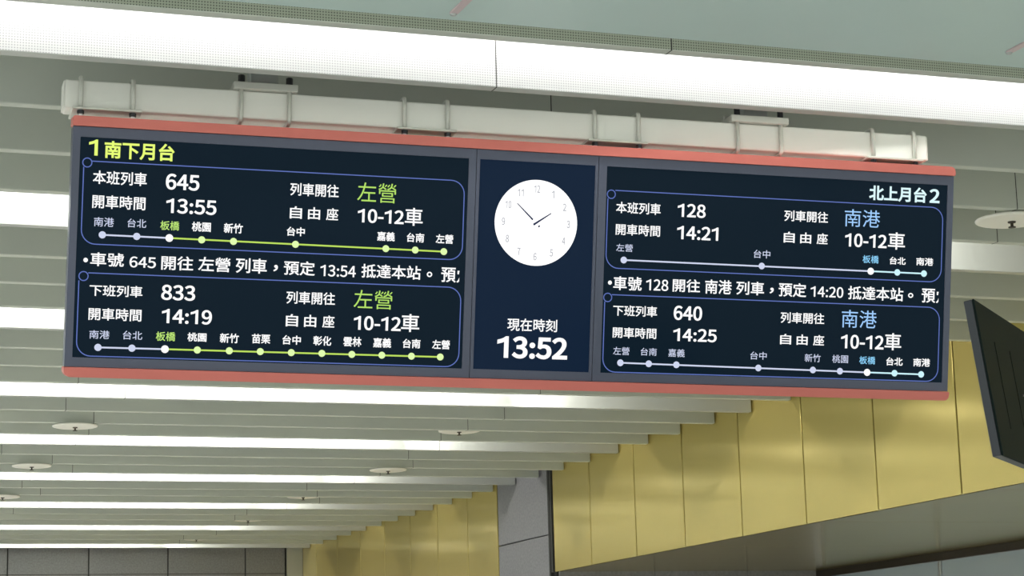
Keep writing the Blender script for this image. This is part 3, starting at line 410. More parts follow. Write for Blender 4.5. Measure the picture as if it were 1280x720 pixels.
def lettering(name, s, parent, ink, weight, x0, x1, y0, y1, z, track=0.0, clip=None):
    """one run of characters, its ink fitted to the box x0..x1, y0..y1 on the parent's face"""
    pen = 0.0
    splines = []
    for ch in s:
        adv, res = outlines(ch)
        splines += [[(x + pen, y) for x, y in c] for c in res]
        pen += adv + track
    xs = [x for c in splines for x, y in c]
    ys = [y for c in splines for x, y in c]
    weight = max(weight, 0.0)
    ax0, ax1, ay0, ay1 = min(xs) - weight, max(xs) + weight, min(ys) - weight, max(ys) + weight
    cu = bpy.data.curves.new(name, 'CURVE')
    cu.dimensions = '2D'
    cu.fill_mode = 'BOTH'
    for c in splines:
        sp = cu.splines.new('POLY')
        sp.points.add(len(c) - 1)
        for p, (x, y) in zip(sp.points, c):
            p.co = (x, y, 0, 1)
        sp.use_cyclic_u = True
    tmp = bpy.data.objects.new(name, cu)
    COL.objects.link(tmp)
    dg = bpy.context.evaluated_depsgraph_get()
    me = bpy.data.meshes.new_from_object(tmp.evaluated_get(dg))
    bpy.data.objects.remove(tmp)
    bpy.data.curves.remove(cu)
    if weight > 0:                             # thicken the strokes with a band along every outline
        bm = bmesh.new()
        bm.from_mesh(me)
        for c in splines:
            ribbon(bm, c, 2 * weight, 0.0, closed=True)
        bm.to_mesh(me)
        bm.free()
    sx, sy = (x1 - x0) / (ax1 - ax0), (y1 - y0) / (ay1 - ay0)
    for v in me.vertices:
        v.co = (x0 + (v.co.x - ax0) * sx, y0 + (v.co.y - ay0) * sy, z)
    if clip is not None:
        bm = bmesh.new(); bm.from_mesh(me)
        bmesh.ops.bisect_plane(bm, geom=bm.verts[:] + bm.edges[:] + bm.faces[:], plane_co=(clip, 0, 0), plane_no=(1, 0, 0), clear_outer=True)
        bm.to_mesh(me); bm.free()
    me.name = name
    me.materials.clear()
    me.materials.append(INK[ink])
    o = bpy.data.objects.new(name, me)
    return link(o, parent)


# writing on the screens: screen, name, style, characters, ink box on the board face in metres, extra spacing
TEXTS = [
    ('L', 'platform_number', 'head_green', '1', -1.5813, -1.5514, 0.3093, 0.3635, 0),
    ('L', 'platform_heading', 'head_green', '南下月台', -1.5291, -1.2933, 0.303, 0.3618, 0),
    ('L', 'row_caption', 'cap', '本班列車', -1.5642, -1.3833, 0.2138, 0.2595, 0),
    ('L', 'train_number', 'num', '645', -1.3188, -1.2044, 0.2069, 0.2615, 0),
    ('L', 'row_caption', 'cap', '開車時間', -1.5631, -1.3849, 0.1317, 0.1774, 0),
    ('L', 'departure_time', 'num', '13:55', -1.3144, -1.1431, 0.1267, 0.1776, 0),
    ('L', 'row_caption', 'cap', '列車開往', -0.89, -0.7191, 0.2081, 0.2525, 0),
    ('L', 'destination_name', 'dest_green', '左營', -0.653, -0.5143, 0.1981, 0.2662, 0),
    ('L', 'row_caption', 'cap', '自由座', -0.8885, -0.7183, 0.1282, 0.1709, 0.5),
    ('L', 'carriage_numbers', 'num', '10-12', -0.6487, -0.484, 0.1257, 0.1742, 0),
    ('L', 'carriage_word', 'big', '車', -0.4799, -0.4156, 0.1227, 0.1855, 0),
    ('L', 'row_caption', 'cap', '下班列車', -1.5612, -1.3839, -0.1647, -0.1262, 0),
    ('L', 'train_number', 'num', '833', -1.3203, -1.2048, -0.1698, -0.1174, 0),
    ('L', 'row_caption', 'cap', '開車時間', -1.5616, -1.3843, -0.2463, -0.2044, 0),
    ('L', 'departure_time', 'num', '14:19', -1.3154, -1.1449, -0.2489, -0.1991, 0),
    ('L', 'row_caption', 'cap', '列車開往', -0.8897, -0.7189, -0.1665, -0.1229, 0),
    ('L', 'destination_name', 'dest_green', '左營', -0.6523, -0.5145, -0.1745, -0.1096, 0),
    ('L', 'row_caption', 'cap', '自由座', -0.8889, -0.7182, -0.2452, -0.2026, 0.5),
    ('L', 'carriage_numbers', 'num', '10-12', -0.6493, -0.4814, -0.2494, -0.1999, 0),
    ('L', 'carriage_word', 'big', '車', -0.4801, -0.4145, -0.2504, -0.1876, 0),
    ('R', 'row_caption', 'cap', '本班列車', 0.2993, 0.4698, 0.2038, 0.2451, 0),
    ('R', 'train_number', 'num', '128', 0.5354, 0.6439, 0.2008, 0.25, 0),
    ('R', 'row_caption', 'cap', '開車時間', 0.3005, 0.4702, 0.1249, 0.1654, 0),
    ('R', 'departure_time', 'num', '14:21', 0.5359, 0.6959, 0.1196, 0.1695, 0),
    ('R', 'row_caption', 'cap', '列車開往', 0.9533, 1.1283, 0.2054, 0.2461, 0),
    ('R', 'destination_name', 'dest_blue', '南港', 1.1952, 1.3388, 0.197, 0.2619, 0),
    ('R', 'row_caption', 'cap', '自由座', 0.9536, 1.1294, 0.1259, 0.1665, 0.5),
    ('R', 'carriage_numbers', 'num', '10-12', 1.1996, 1.3686, 0.1216, 0.1719, 0),
    ('R', 'carriage_word', 'big', '車', 1.3742, 1.4438, 0.1189, 0.1835, 0),
    ('R', 'row_caption', 'cap', '下班列車', 0.3008, 0.4688, -0.1667, -0.1281, 0),
    ('R', 'train_number', 'num', '640', 0.5328, 0.6428, -0.1742, -0.1218, 0),
    ('R', 'row_caption', 'cap', '開車時間', 0.302, 0.4685, -0.2462, -0.2073, 0),
    ('R', 'departure_time', 'num', '14:25', 0.534, 0.7023, -0.251, -0.2038, 0),
    ('R', 'row_caption', 'cap', '列車開往', 0.9516, 1.1257, -0.1705, -0.1299, 0),
    ('R', 'destination_name', 'dest_blue', '南港', 1.1957, 1.3375, -0.1791, -0.1131, 0),
    ('R', 'row_caption', 'cap', '自由座', 0.952, 1.1276, -0.2496, -0.2108, 0.5),
    ('R', 'carriage_numbers', 'num', '10-12', 1.1961, 1.3689, -0.2572, -0.2051, 0),
    ('R', 'carriage_word', 'big', '車', 1.3728, 1.4408, -0.2578, -0.194, 0),
    ('R', 'platform_heading', 'head_cyan', '北上月台', 1.2917, 1.5269, 0.2995, 0.356, 0),
    ('R', 'platform_number', 'head_cyan', '2', 1.5394, 1.5808, 0.3012, 0.3539, 0),
    ('L', 'station_name', 'dim', '南港', -1.5553, -1.4885, 0.0705, 0.1016, 0),
    ('L', 'station_name', 'dim', '台北', -1.4429, -1.3796, 0.0722, 0.102, 0),
    ('L', 'station_name', 'sta_green', '板橋', -1.3322, -1.2677, 0.0684, 0.0997, 0),
    ('L', 'station_name', 'sta', '桃園', -1.2248, -1.1598, 0.0685, 0.1014, 0),
    ('L', 'station_name', 'sta', '新竹', -1.1151, -1.0496, 0.068, 0.1017, 0),
    ('L', 'station_name', 'sta', '台中', -0.8966, -0.8336, 0.0681, 0.0993, 0),
    ('L', 'station_name', 'sta', '嘉義', -0.577, -0.5139, 0.0649, 0.0971, 0),
    ('L', 'station_name', 'sta', '台南', -0.4708, -0.408, 0.0654, 0.0977, 0),
    ('L', 'station_name', 'sta', '左營', -0.3659, -0.3026, 0.0651, 0.0975, 0),
    ('L', 'station_name', 'dim', '南港', -1.5564, -1.489, -0.3088, -0.2805, 0),
    ('L', 'station_name', 'dim', '台北', -1.4442, -1.379, -0.308, -0.2788, 0),
    ('L', 'station_name', 'sta_green', '板橋', -1.3331, -1.2673, -0.3092, -0.2779, 0),
    ('L', 'station_name', 'sta', '桃園', -1.2259, -1.1609, -0.3078, -0.2778, 0),
    ('L', 'station_name', 'sta', '新竹', -1.115, -1.0496, -0.3091, -0.2762, 0),
    ('L', 'station_name', 'sta', '苗栗', -1.0047, -0.9408, -0.3077, -0.2747, 0),
    ('L', 'station_name', 'sta', '台中', -0.8983, -0.8339, -0.3078, -0.276, 0),
    ('L', 'station_name', 'sta', '彰化', -0.7904, -0.727, -0.3079, -0.2746, 0),
    ('L', 'station_name', 'sta', '雲林', -0.6839, -0.6199, -0.3081, -0.274, 0),
    ('L', 'station_name', 'sta', '嘉義', -0.5779, -0.5134, -0.3083, -0.2747, 0),
    ('L', 'station_name', 'sta', '台南', -0.4718, -0.4083, -0.3071, -0.2748, 0),
    ('L', 'station_name', 'sta', '左營', -0.3657, -0.3017, -0.3073, -0.275, 0),
    ('R', 'station_name', 'dim', '左營', 0.3043, 0.3675, 0.0656, 0.093, 0),
    ('R', 'station_name', 'dim', '台中', 0.837, 0.9026, 0.0642, 0.0944, 0),
    ('R', 'station_name', 'sta_cyan', '板橋', 1.2731, 1.3382, 0.0639, 0.093, 0),
    ('R', 'station_name', 'sta', '台北', 1.3832, 1.4487, 0.0632, 0.0917, 0),
    ('R', 'station_name', 'sta', '南港', 1.4923, 1.5625, 0.0641, 0.0934, 0),
    ('R', 'station_name', 'dim', '左營', 0.3058, 0.3675, -0.3076, -0.2788, 0),
    ('R', 'station_name', 'dim', '台南', 0.411, 0.4724, -0.3067, -0.2792, 0),
    ('R', 'station_name', 'dim', '嘉義', 0.517, 0.5803, -0.3085, -0.2795, 0),
    ('R', 'station_name', 'dim', '台中', 0.8363, 0.9011, -0.3085, -0.2799, 0),
    ('R', 'station_name', 'dim', '新竹', 1.0521, 1.1162, -0.3111, -0.2815, 0),
    ('R', 'station_name', 'dim', '桃園', 1.1628, 1.2266, -0.3116, -0.2819, 0),
    ('R', 'station_name', 'sta_cyan', '板橋', 1.2719, 1.3369, -0.3128, -0.2838, 0),
    ('R', 'station_name', 'sta', '台北', 1.3818, 1.4489, -0.3149, -0.2842, 0),
    ('R', 'station_name', 'sta', '南港', 1.4925, 1.5618, -0.3154, -0.2847, 0),
    ('L', 'ticker_text', 'tick', '•', -1.5856, -1.5704, -0.0526, -0.0371, 0),
    ('L', 'ticker_text', 'tick', '車號', -1.5626, -1.4503, -0.0636, -0.0174, 0),
    ('L', 'ticker_text', 'tick', '645', -1.4313, -1.3423, -0.0634, -0.0261, 0),
    ('L', 'ticker_text', 'tick', '開往', -1.3241, -1.2153, -0.067, -0.0188, 0),
    ('L', 'ticker_text', 'tick', '左營', -1.1983, -1.0884, -0.0667, -0.0175, 0),
    ('L', 'ticker_text', 'tick', '列車', -1.0692, -0.9618, -0.0671, -0.0155, 0),
    ('L', 'ticker_text', 'tick', '，', -0.9387, -0.9233, -0.057, -0.0347, 0),
    ('L', 'ticker_text', 'tick', '預定', -0.9025, -0.7938, -0.0673, -0.0182, 0),
    ('L', 'ticker_text', 'tick', '13:54', -0.774, -0.6487, -0.0671, -0.0267, 0),
    ('L', 'ticker_text', 'tick', '抵達本站', -0.6289, -0.4158, -0.0661, -0.018, 0),
    ('L', 'ticker_text', 'tick', '。', -0.394, -0.3744, -0.0551, -0.0362, 0),
    ('L', 'ticker_text', 'tick', '預', -0.3418, -0.2886, -0.0706, -0.0186, 0),
    ('R', 'ticker_text', 'tick', '•', 0.2777, 0.2926, -0.056, -0.0407, 0),
    ('R', 'ticker_text', 'tick', '車號', 0.2981, 0.4064, -0.074, -0.024, 0),
    ('R', 'ticker_text', 'tick', '128', 0.4233, 0.5086, -0.0709, -0.0295, 0),
    ('R', 'ticker_text', 'tick', '開往', 0.5255, 0.6316, -0.0718, -0.0244, 0),
    ('R', 'ticker_text', 'tick', '南港', 0.651, 0.7549, -0.0738, -0.0223, 0),
    ('R', 'ticker_text', 'tick', '列車', 0.7729, 0.8824, -0.0729, -0.0233, 0),
    ('R', 'ticker_text', 'tick', '，', 0.9047, 0.9206, -0.0638, -0.0426, 0),
    ('R', 'ticker_text', 'tick', '預定', 0.9402, 1.0502, -0.0732, -0.022, 0),
    ('R', 'ticker_text', 'tick', '14:20', 1.0678, 1.1989, -0.07, -0.0303, 0),
    ('R', 'ticker_text', 'tick', '抵達本站', 1.2182, 1.4431, -0.0736, -0.0235, 0),
    ('R', 'ticker_text', 'tick', '。', 1.4628, 1.4842, -0.0594, -0.0407, 0),
    ('R', 'ticker_text', 'tick', '預', 1.5188, 1.5749, -0.0748, -0.022, 0),
    ('C', 'time_caption', 'cap', '現在時刻', -0.0933, 0.0919, -0.234, -0.1887, 0),
    ('C', 'digital_time', 'clock', '13:52', -0.1281, 0.1329, -0.3319, -0.2529, 0),
]
DOTS = [
    ('L', 'dim', [(-1.5257, 0.0425), (-1.4103, 0.0423)]),
    ('L', 'white', [(-1.3001, 0.0418)]),
    ('L', 'lime', [(-1.1897, 0.0405), (-1.0804, 0.0399), (-0.8649, 0.0393), (-0.5447, 0.0383), (-0.4389, 0.038), (-0.3353, 0.0368)]),
    ('L', 'dim', [(-1.5261, -0.338), (-1.4124, -0.3371)]),
    ('L', 'white', [(-1.301, -0.3371)]),
    ('L', 'lime', [(-1.1908, -0.3365), (-1.0811, -0.3358), (-0.974, -0.3353), (-0.866, -0.3355), (-0.7586, -0.335), (-0.6525, -0.3353), (-0.5456, -0.3349), (-0.4392, -0.3352), (-0.3351, -0.3349)]),
    ('R', 'dim', [(0.3347, 0.0352), (0.8701, 0.0355)]),
    ('R', 'white', [(1.3071, 0.0341)]),
    ('R', 'ice', [(1.4157, 0.034), (1.5251, 0.0339)]),
    ('R', 'dim', [(0.3347, -0.3358), (0.4431, -0.3363), (0.5493, -0.3369), (0.8694, -0.3394), (1.0864, -0.3406), (1.195, -0.342)]),
    ('R', 'white', [(1.3051, -0.3434)]),
    ('R', 'ice', [(1.4168, -0.3433), (1.5261, -0.3447)]),
]
LINES = [
    ('L', 'dim', [(-1.5257, 0.0425), (-1.3001, 0.0418)]),
    ('L', 'limeline', [(-1.3001, 0.0418), (-0.3353, 0.0368)]),
    ('L', 'dim', [(-1.5261, -0.338), (-1.301, -0.3371)]),
    ('L', 'limeline', [(-1.301, -0.3371), (-0.3351, -0.3349)]),
    ('R', 'dim', [(0.3347, 0.0352), (1.3071, 0.0341)]),
    ('R', 'ice', [(1.3071, 0.0341), (1.5251, 0.0339)]),
    ('R', 'dim', [(0.3347, -0.3358), (1.3051, -0.3434)]),
    ('R', 'ice', [(1.3051, -0.3434), (1.5261, -0.3447)]),
]
BOXES = [
    ('L', -1.5961, -0.268, 0.0098, 0.2899, (-1.5847, 0.2844)),
    ('L', -1.5978, -0.2674, -0.3681, -0.0877, (-1.583, -0.0991)),
    ('R', 0.267, 1.5966, 0.0042, 0.285, (0.2794, 0.2703)),
    ('R', 0.2679, 1.5953, -0.3701, -0.0915, (0.2787, -0.102)),
]
# ------------------------------------------------------------------ the setting
X_LEFT = -3.0
N_FIRST, N_LAST = 11, 44
LIGHT_N = (12, 16, 20, 24, 28, 32, 36, 40, 44)
Y_OF = {n: slat_y(n) for n in range(N_FIRST, N_LAST + 1)}
Y_OF[11] = slat_y(11.18)
Y_OF[12] = slat_y(12.05)
BACK_Y = 28.14

floor = box_obj('floor', M['floor'], None, X_LEFT, 13.0, -4.0, BACK_Y + 0.2, -0.1, 0.0)
tag(floor, kind='structure')

ceiling = box_obj('ceiling', M['slat'], None, X_LEFT, WALL_X + 0.1, 6.0, BACK_Y + 0.2, SLAT_Z + SLAT_H, SLAT_Z + SLAT_H + 0.1)
tag(ceiling, kind='structure')
near = box_obj('near_panel', M['soffit_paint'], ceiling, X_LEFT, 13.0, 3.0, 6.325, SLAT_Z, SLAT_Z + 0.06)


def front_sheet(o, mat):
    """the upright sheet facing the hall is punched, the rest is plain"""
    o.data.materials.append(mat)
    for p in o.data.polygons:
        if p.normal.y < -0.9:
            p.material_index = 1


def joint(o, x):
    """narrow dark joint between two lengths"""
    box_obj('joint', M['dark'], o, x - 0.002, x + 0.002, -SLAT_T - 0.0006, 0.0006, -0.0006, SLAT_H - 0.01)


JOINTS = {11: (2.95,), 12: (2.53, 5.55), 24: (2.6,), 25: (5.55, 2.3), 26: (5.48, 2.6)}
for n in range(N_FIRST, N_LAST + 1):
    if n in LIGHT_N:
        continue
    bm = bmesh.new()
    y = Y_OF[n]
    # a channel profile: thin front web, bottom flange and rear web, drawn as one solid bar with a small lip
    box(bm, X_LEFT, WALL_X - 0.012, -SLAT_T, 0, 0, SLAT_H, 0.003, 1)
    o = finish('slat', bm, M['slat'], ceiling, (0, y, SLAT_Z))
    if n == 11:
        front_sheet(o, M['slat_perforated'])
    for x in JOINTS.get(n, (2.6 + 0.45 * math.sin(n * 2.1), 5.6 + 0.25 * math.sin(n * 1.3))):
        joint(o, x)

# right-hand wall: yellow panels above a wide opening, a granite pier, yellow panels to the floor
wall_right = empty('wall_right')
tag(wall_right, kind='structure')
WT = CAM_Z + H + SLAT_H
box_obj('backing', M['dark'], wall_right, WALL_X + 0.03, WALL_X + 0.16, 5.0, 19.0, SOFFIT_Z + 0.01, WT)
box_obj('backing', M['dark'], wall_right, WALL_X + 0.03, WALL_X + 0.16, 19.0, BACK_Y, 0, WT)
edges = [4.9 + i * 1.0 for i in range(0, 8)] + [12.95, 13.98, 15.02, 16.06, 17.05, 18.06, 18.97]
for a, b in zip(edges, edges[1:]):
    box_obj('yellow_panel', M['yellow'], wall_right, WALL_X, WALL_X + 0.03, a + 0.008, b - 0.008, SOFFIT_Z, WT, 0.003)
edges = [20.5, 21.42, 22.42, 23.4, 24.39, 25.39, 26.42, 27.42, BACK_Y - 0.01]
for a, b in zip(edges, edges[1:]):
    box_obj('yellow_panel', M['yellow'], wall_right, WALL_X, WALL_X + 0.03, a + 0.008, b - 0.008, 0, WT, 0.003)
box_obj('granite_slab', M['granite'], wall_right, WALL_X + 0.004, WALL_X + 0.03, 19.11, 20.49, 0, CAM_Z + 1.597, 0.002)
box_obj('granite_slab', M['granite'], wall_right, WALL_X + 0.004, WALL_X + 0.03, 19.11, 20.49, CAM_Z + 1.607, WT, 0.002)
box_obj('steel_edge', M['dark'], wall_right, WALL_X - 0.01, WALL_X + 0.03, 18.985, 19.03, SOFFIT_Z - 0.0, WT, 0.002)
box_obj('steel_edge', M['dark'], wall_right, WALL_X - 0.004, WALL_X + 0.03, 19.06, 19.10, 0, WT, 0.002)

# opening under the yellow panels: bronze soffit, far jamb, glazed shopfront on the right
SH_X = 9.95
soffit = empty('ceiling_opening')
tag(soffit, kind='structure')
se = [5.0, 7.2, 9.4, 11.6, 13.8, 16.0, 18.95]
for a, b in zip(se, se[1:]):
    box_obj('soffit_sheet', M['soffit_metal'], soffit, WALL_X + 0.001, SH_X + 0.1, a + 0.004, b - 0.004, SOFFIT_Z, SOFFIT_Z + 0.008, 0.001)
box_obj('soffit_frame', M['dark'], soffit, WALL_X + 0.17, SH_X + 0.1, 5.0, 18.95, SOFFIT_Z + 0.0085, SOFFIT_Z + 0.05)
jamb = empty('wall_opening')
tag(jamb, kind='structure')
for i in range(3):
    for j in range(3):
        x0 = WALL_X + 0.04 + i * 0.95
        box_obj('granite_slab', M['back_granite'], jamb, x0 + 0.003, x0 + 0.947, 18.951, 18.985, j * 0.98 + 0.003 - 0.09 * (j > 0), (j + 1) * 0.98 - 0.09 - 0.003 + 0.04 * (j == 2), 0.002)
shop = empty('window_1')
tag(shop, kind='structure')
box_obj('header_rail', M['bronze'], shop, SH_X, SH_X + 0.06, 5.0, 18.95, SOFFIT_Z - 0.07, SOFFIT_Z - 0.001, 0.003)
for k in range(7):
    y = 6.2 + k * 2.1
    box_obj('mullion', M['steel_trim'], shop, SH_X + 0.005, SH_X + 0.055, y - 0.02, y + 0.02, 0.0, SOFFIT_Z - 0.071, 0.003)
glass = material('shop_glass', (0.42, 0.50, 0.56, 1), 0.08, spec=0.8)
for k in range(6):
    y = 6.2 + k * 2.1
    box_obj('pane', glass, shop, SH_X + 0.025, SH_X + 0.035, y + 0.021, y + 2.079, 0.02, SOFFIT_Z - 0.072)

# end wall
wall_back = empty('wall_back')
tag(wall_back, kind='structure')
box_obj('backing', M['dark'], wall_back, X_LEFT, WALL_X + 0.1, BACK_Y + 0.03, BACK_Y + 0.15, 0, WT)
xs = [X_LEFT + 0.46 + i * 1.0075 for i in range(-1, 10)]
xs = [max(x, X_LEFT) for x in xs] + [7.06]
for a, b in zip(xs, xs[1:]):
    for z0, z1 in ((0, 1.2), (1.2, 2.4), (2.4, 3.45), (3.45, WT)):
        box_obj('granite_slab', M['back_granite'], wall_back, a + 0.008, b - 0.008, BACK_Y, BACK_Y + 0.03, z0 + 0.004, z1 - 0.004)
box_obj('corner_strip', M['steel_trim'], wall_back, 7.075, 7.286, BACK_Y - 0.015, BACK_Y + 0.03, 0, WT)

# thin pinkish strips set in the near ceiling
for i, (x, y1) in enumerate(((2.12, 6.25), (4.07, 6.16))):
    t = empty('trim_%d' % (i + 1), (x, 0, SLAT_Z))
    tag(t, kind='structure')
    box_obj('strip', M['pink_strip'], t, -0.014, 0.014, 3.2, y1, -0.006, 0.0, 0.002)
    bm = bmesh.new()
    lathe(bm, [(0, -0.012), (0.008, -0.011), (0.012, -0.006), (0.012, 0)], 12, (0, y1 + 0.002, 0))
    finish('end_stud', bm, M['steel_trim'], t, smooth=True)

# ------------------------------------------------------------------ light strips in the ceiling
LIT_END = 5.20
ADDED_END_LAMP_WATTS = 40.0
LIGHT_LABEL = {
    12: 'wide bright perforated light strip across the top above the departure board',
    16: 'bright ceiling light strip meeting the board\'s left edge beside the first train rows',
    20: 'bright ceiling light strip meeting the board\'s left edge beside the second train rows',
    24: 'long bright ceiling light strip directly under the board\'s lower red trim',
    28: 'second bright ceiling light strip below the departure board',
    32: 'third bright ceiling light strip below the departure board',
    36: 'fourth bright ceiling light strip below the departure board',
    40: 'fifth ceiling light strip below the board, next to last before the granite end wall',
    44: 'last and thinnest ceiling light strip, right against the granite end wall',
}
for n in LIGHT_N:
    t = empty('strip_light', (0, Y_OF[n], SLAT_Z))
    tag(t, LIGHT_LABEL[n], 'ceiling light', 'ceiling light strips')
    bm = bmesh.new()
    box(bm, X_LEFT, WALL_X - 0.012, -SLAT_T, 0, 0, SLAT_H, 0.003, 1)
    o = finish('reflector', bm, M['reflector'], t)
    if n == 12:
        front_sheet(o, M['reflector_perforated'])
    for x in JOINTS.get(n, (2.67, 5.67)):
        joint(o, x)
    gap_mid = -SLAT_T - (PITCH_P - SLAT_T) / 2
    if n == 12:
        gap_mid = -SLAT_T - 0.13
    bm = bmesh.new()
    tube(bm, [(X_LEFT + 0.3, gap_mid, 0.225), (LIT_END, gap_mid, 0.225)], 0.016, 8)
    finish('fluorescent_tube', bm, M['tube_dim'] if n == 12 else M['tube'], t, smooth=True)
    for x in (X_LEFT + 0.28, 0.0, 2.0, 4.0, LIT_END + 0.012):
        box_obj('lamp_holder', M['steel_trim'], t, x - 0.012, x + 0.012, gap_mid - 0.015, gap_mid + 0.015, 0.205, SLAT_H - 0.002, 0.002)

    # unseen end lamp, added to throw fans of light onto the yellow wall
    bm = bmesh.new()
    lathe(bm, [(0, 0), (0.022, 0), (0.022, 0.03), (0.017, 0.034), (0, 0.034)], 16)
    bmesh.ops.rotate(bm, verts=bm.verts, cent=(0, 0, 0), matrix=Matrix.Rotation(R(90), 3, 'Y'))
    finish('added_end_lamp', bm, M['steel_trim'], t, (LIT_END + 0.03, gap_mid, 0.225))
    sp = bpy.data.lights.new('added_end_lamp_light', 'SPOT')
    sp.energy = ADDED_END_LAMP_WATTS
    sp.color = (1.0, 0.97, 0.9)
    sp.spot_size = R(150)
    sp.spot_blend = 0.6
    sp.shadow_soft_size = 0.015
    lo = bpy.data.objects.new('added_end_lamp_light', sp)
    link(lo, t)
    lo.location = (LIT_END + 0.085, gap_mid, 0.225)
    lo.rotation_euler = (0, R(-80), 0)


# ------------------------------------------------------------------ sprinklers with round plates
def sprinkler(x, n, label):
    recessed = x > 5 and n in (26, 34, 38, 42)      # these sit a little up in the gap behind a slat
    dz = 0.020 if recessed else -0.019
    y = slat_y(n) + (0.11 if n == 14 else 0.22 if recessed else 0.045)
    t = empty('sprinkler', (x, y, SLAT_Z + dz))
    tag(t, label, 'sprinkler', 'ceiling sprinklers with round white plates')
    bm = bmesh.new()
    lathe(bm, [(0.0, 0.0), (0.150, 0.0), (0.163, 0.004), (0.165, 0.010), (0.160, 0.014), (0, 0.016)], 48)
    finish('plate', bm, M['plate_white'], t, smooth=False)
    bm = bmesh.new()
    lathe(bm, [(0, -0.028), (0.017, -0.028), (0.017, -0.024), (0.007, -0.022), (0.007, -0.008), (0.017, -0.006), (0.019, 0.0), (0, 0.0)], 16)
    finish('sprinkler_head', bm, M['bronze'], t, smooth=False)
    bm = bmesh.new()
    tube(bm, [(0, 0, 0.0165), (0, 0, SLAT_H - dz)], 0.013, 10)
    finish('drop_pipe', bm, M['steel_trim'], t, smooth=True)


for x, n, lab in (
        (5.52, 14, 'round white sprinkler plate right of the board beside the platform two heading'),
        (5.50, 26, 'round white sprinkler plate closest under the board, half hidden below the clock'),
        (5.64, 30, 'round white sprinkler plate between second and third light strips, left of the granite pier'),
        (5.58, 34, 'round white sprinkler plate between third and fourth light strips, toward the yellow wall'),
        (5.62, 38, 'small round sprinkler plate between fourth and fifth light strips near yellow wall'),
        (5.58, 42, 'farthest and faintest round sprinkler plate, above the granite end wall'),
        (2.48, 26, 'round white sprinkler plate at left between first and second strips below the board'),
        (2.52, 30, 'round white sprinkler plate near left edge between second and third strips below the board'),
        (2.60, 34, 'round white sprinkler plate cut by the left edge, between third and fourth strips')):
    sprinkler(x, n, lab)

# ------------------------------------------------------------------ departure board
BX, BY, BZ = (0.9977, -0.06663, -0.0121), (-0.00002, -0.17896, 0.98386), (-0.06772, -0.9816, -0.17855)
BO = (2.7297, 7.2115, 1.5603 + CAM_Z)
board = empty('departure_board', BO, (BX, BY, BZ))
tag(board, 'long dark train departure board with red trims, two timetables and a clock', 'departure board')
HW, HH = 1.638, 0.4406
TR = 0.034                     # height of the red trims
DEP = 0.082

bm = bmesh.new()
prism(bm, round_rect(-HW, HW, HH - TR, HH, (0.004, 0.004, 0.02, 0.008)), -DEP, 0.010)
finish('top_trim', bm, M['red'], board)
bm = bmesh.new()
prism(bm, round_rect(-HW, HW, -HH, -HH + TR, (0.024, 0.022, 0.004, 0.004)), -DEP, 0.010)
finish('bottom_trim', bm, M['red'], board)
bm = bmesh.new()
box(bm, -HW + 0.002, HW - 0.002, -HH + TR + 0.001, HH - TR - 0.001, -DEP, -0.022, 0.004, 1)
finish('housing', bm, M['frame'], board)

MODS = {'L': (-HW + 0.002, -0.2285, -1.6105, -0.2555), 'C': (-0.2265, 0.2265, -0.2145, 0.2155), 'R': (0.2285, HW - 0.002, 0.2592, 1.6118)}
SY0, SY1 = -0.3735, 0.3705
SCREEN = {}
for k, (x0, x1, s0, s1) in MODS.items():
    # bezel: a rectangular ring round the glass
    bm = bmesh.new()
    y0, y1 = -HH + TR + 0.0015, HH - TR - 0.0015
    o = [(x0, y0), (x1, y0), (x1, y1), (x0, y1)]
    i = [(s0, SY0), (s1, SY0), (s1, SY1), (s0, SY1)]
    zf, zb = 0.0, -0.021
    V = {}
    for nm, ring in (('o', o), ('i', i)):
        for z in (zf, zb):
            V[nm, z] = [bm.verts.new((x, y, z)) for x, y in ring]
    for q in range(4):
        r = (q + 1) % 4
        bm.faces.new((V['o', zf][q], V['o', zf][r], V['i', zf][r], V['i', zf][q]))
        bm.faces.new((V['o', zb][q], V['i', zb][q], V['i', zb][r], V['o', zb][r]))
        bm.faces.new((V['o', zf][q], V['o', zb][q], V['o', zb][r], V['o', zf][r]))
        bm.faces.new((V['i', zf][q], V['i', zf][r], V['i', zb][r], V['i', zb][q]))
    finish('bezel', bm, M['frame'], board)
    scr = box_obj('display_screen', M['screen_blue'] if k == 'C' else M['screen'], board, s0, s1, SY0, SY1, -0.014, -0.004)
    SCREEN[k] = scr
SCREEN['L']['label'] = 'left screen for southbound platform 1'
SCREEN['C']['label'] = 'middle screen with round clock'
SCREEN['R']['label'] = 'right screen for northbound platform 2'
ZT = -0.0028                   # lettering lies just on the glass

for (k, name, style, s, x0, x1, y0, y1, tr) in TEXTS:
    ink, w = STYLE[style]
    if tr:                                     # widely spaced caption: every character stands alone
        n, e = len(s), (x1 - x0) / (len(s) + (len(s) - 1) * tr)
        for i, ch in enumerate(s):
            lettering(name, ch, SCREEN[k], ink, w, x0 + i * e * (1 + tr), x0 + i * e * (1 + tr) + e, y0, y1, ZT)
    else:
        lettering(name, s, SCREEN[k], ink, w, x0, x1, y0, y1, ZT)
    if style == 'tick' and s == '預':          # the running text is cut off at the screen edge part-way into the next character
        wd = x1 - x0
        lettering('ticker_text', '定', SCREEN[k], ink, w, x1 + wd * 0.06, x1 + wd * 1.06, y0, y1 - 0.004, ZT, 0, clip=x1 + wd * 0.24)

for (k, ink, pts) in LINES:
    bm = bmesh.new()
    ribbon(bm, pts, 0.0056, ZT - 0.0004)
    finish('route_line', bm, INK[ink], SCREEN[k])
for (k, ink, pts) in DOTS:
    for (x, y) in pts:
        bm = bmesh.new()
        disc(bm, x, y, 0.0122 if ink != 'white' else 0.0132, ZT + 0.0003)
        finish('station_dot', bm, INK[ink], SCREEN[k])

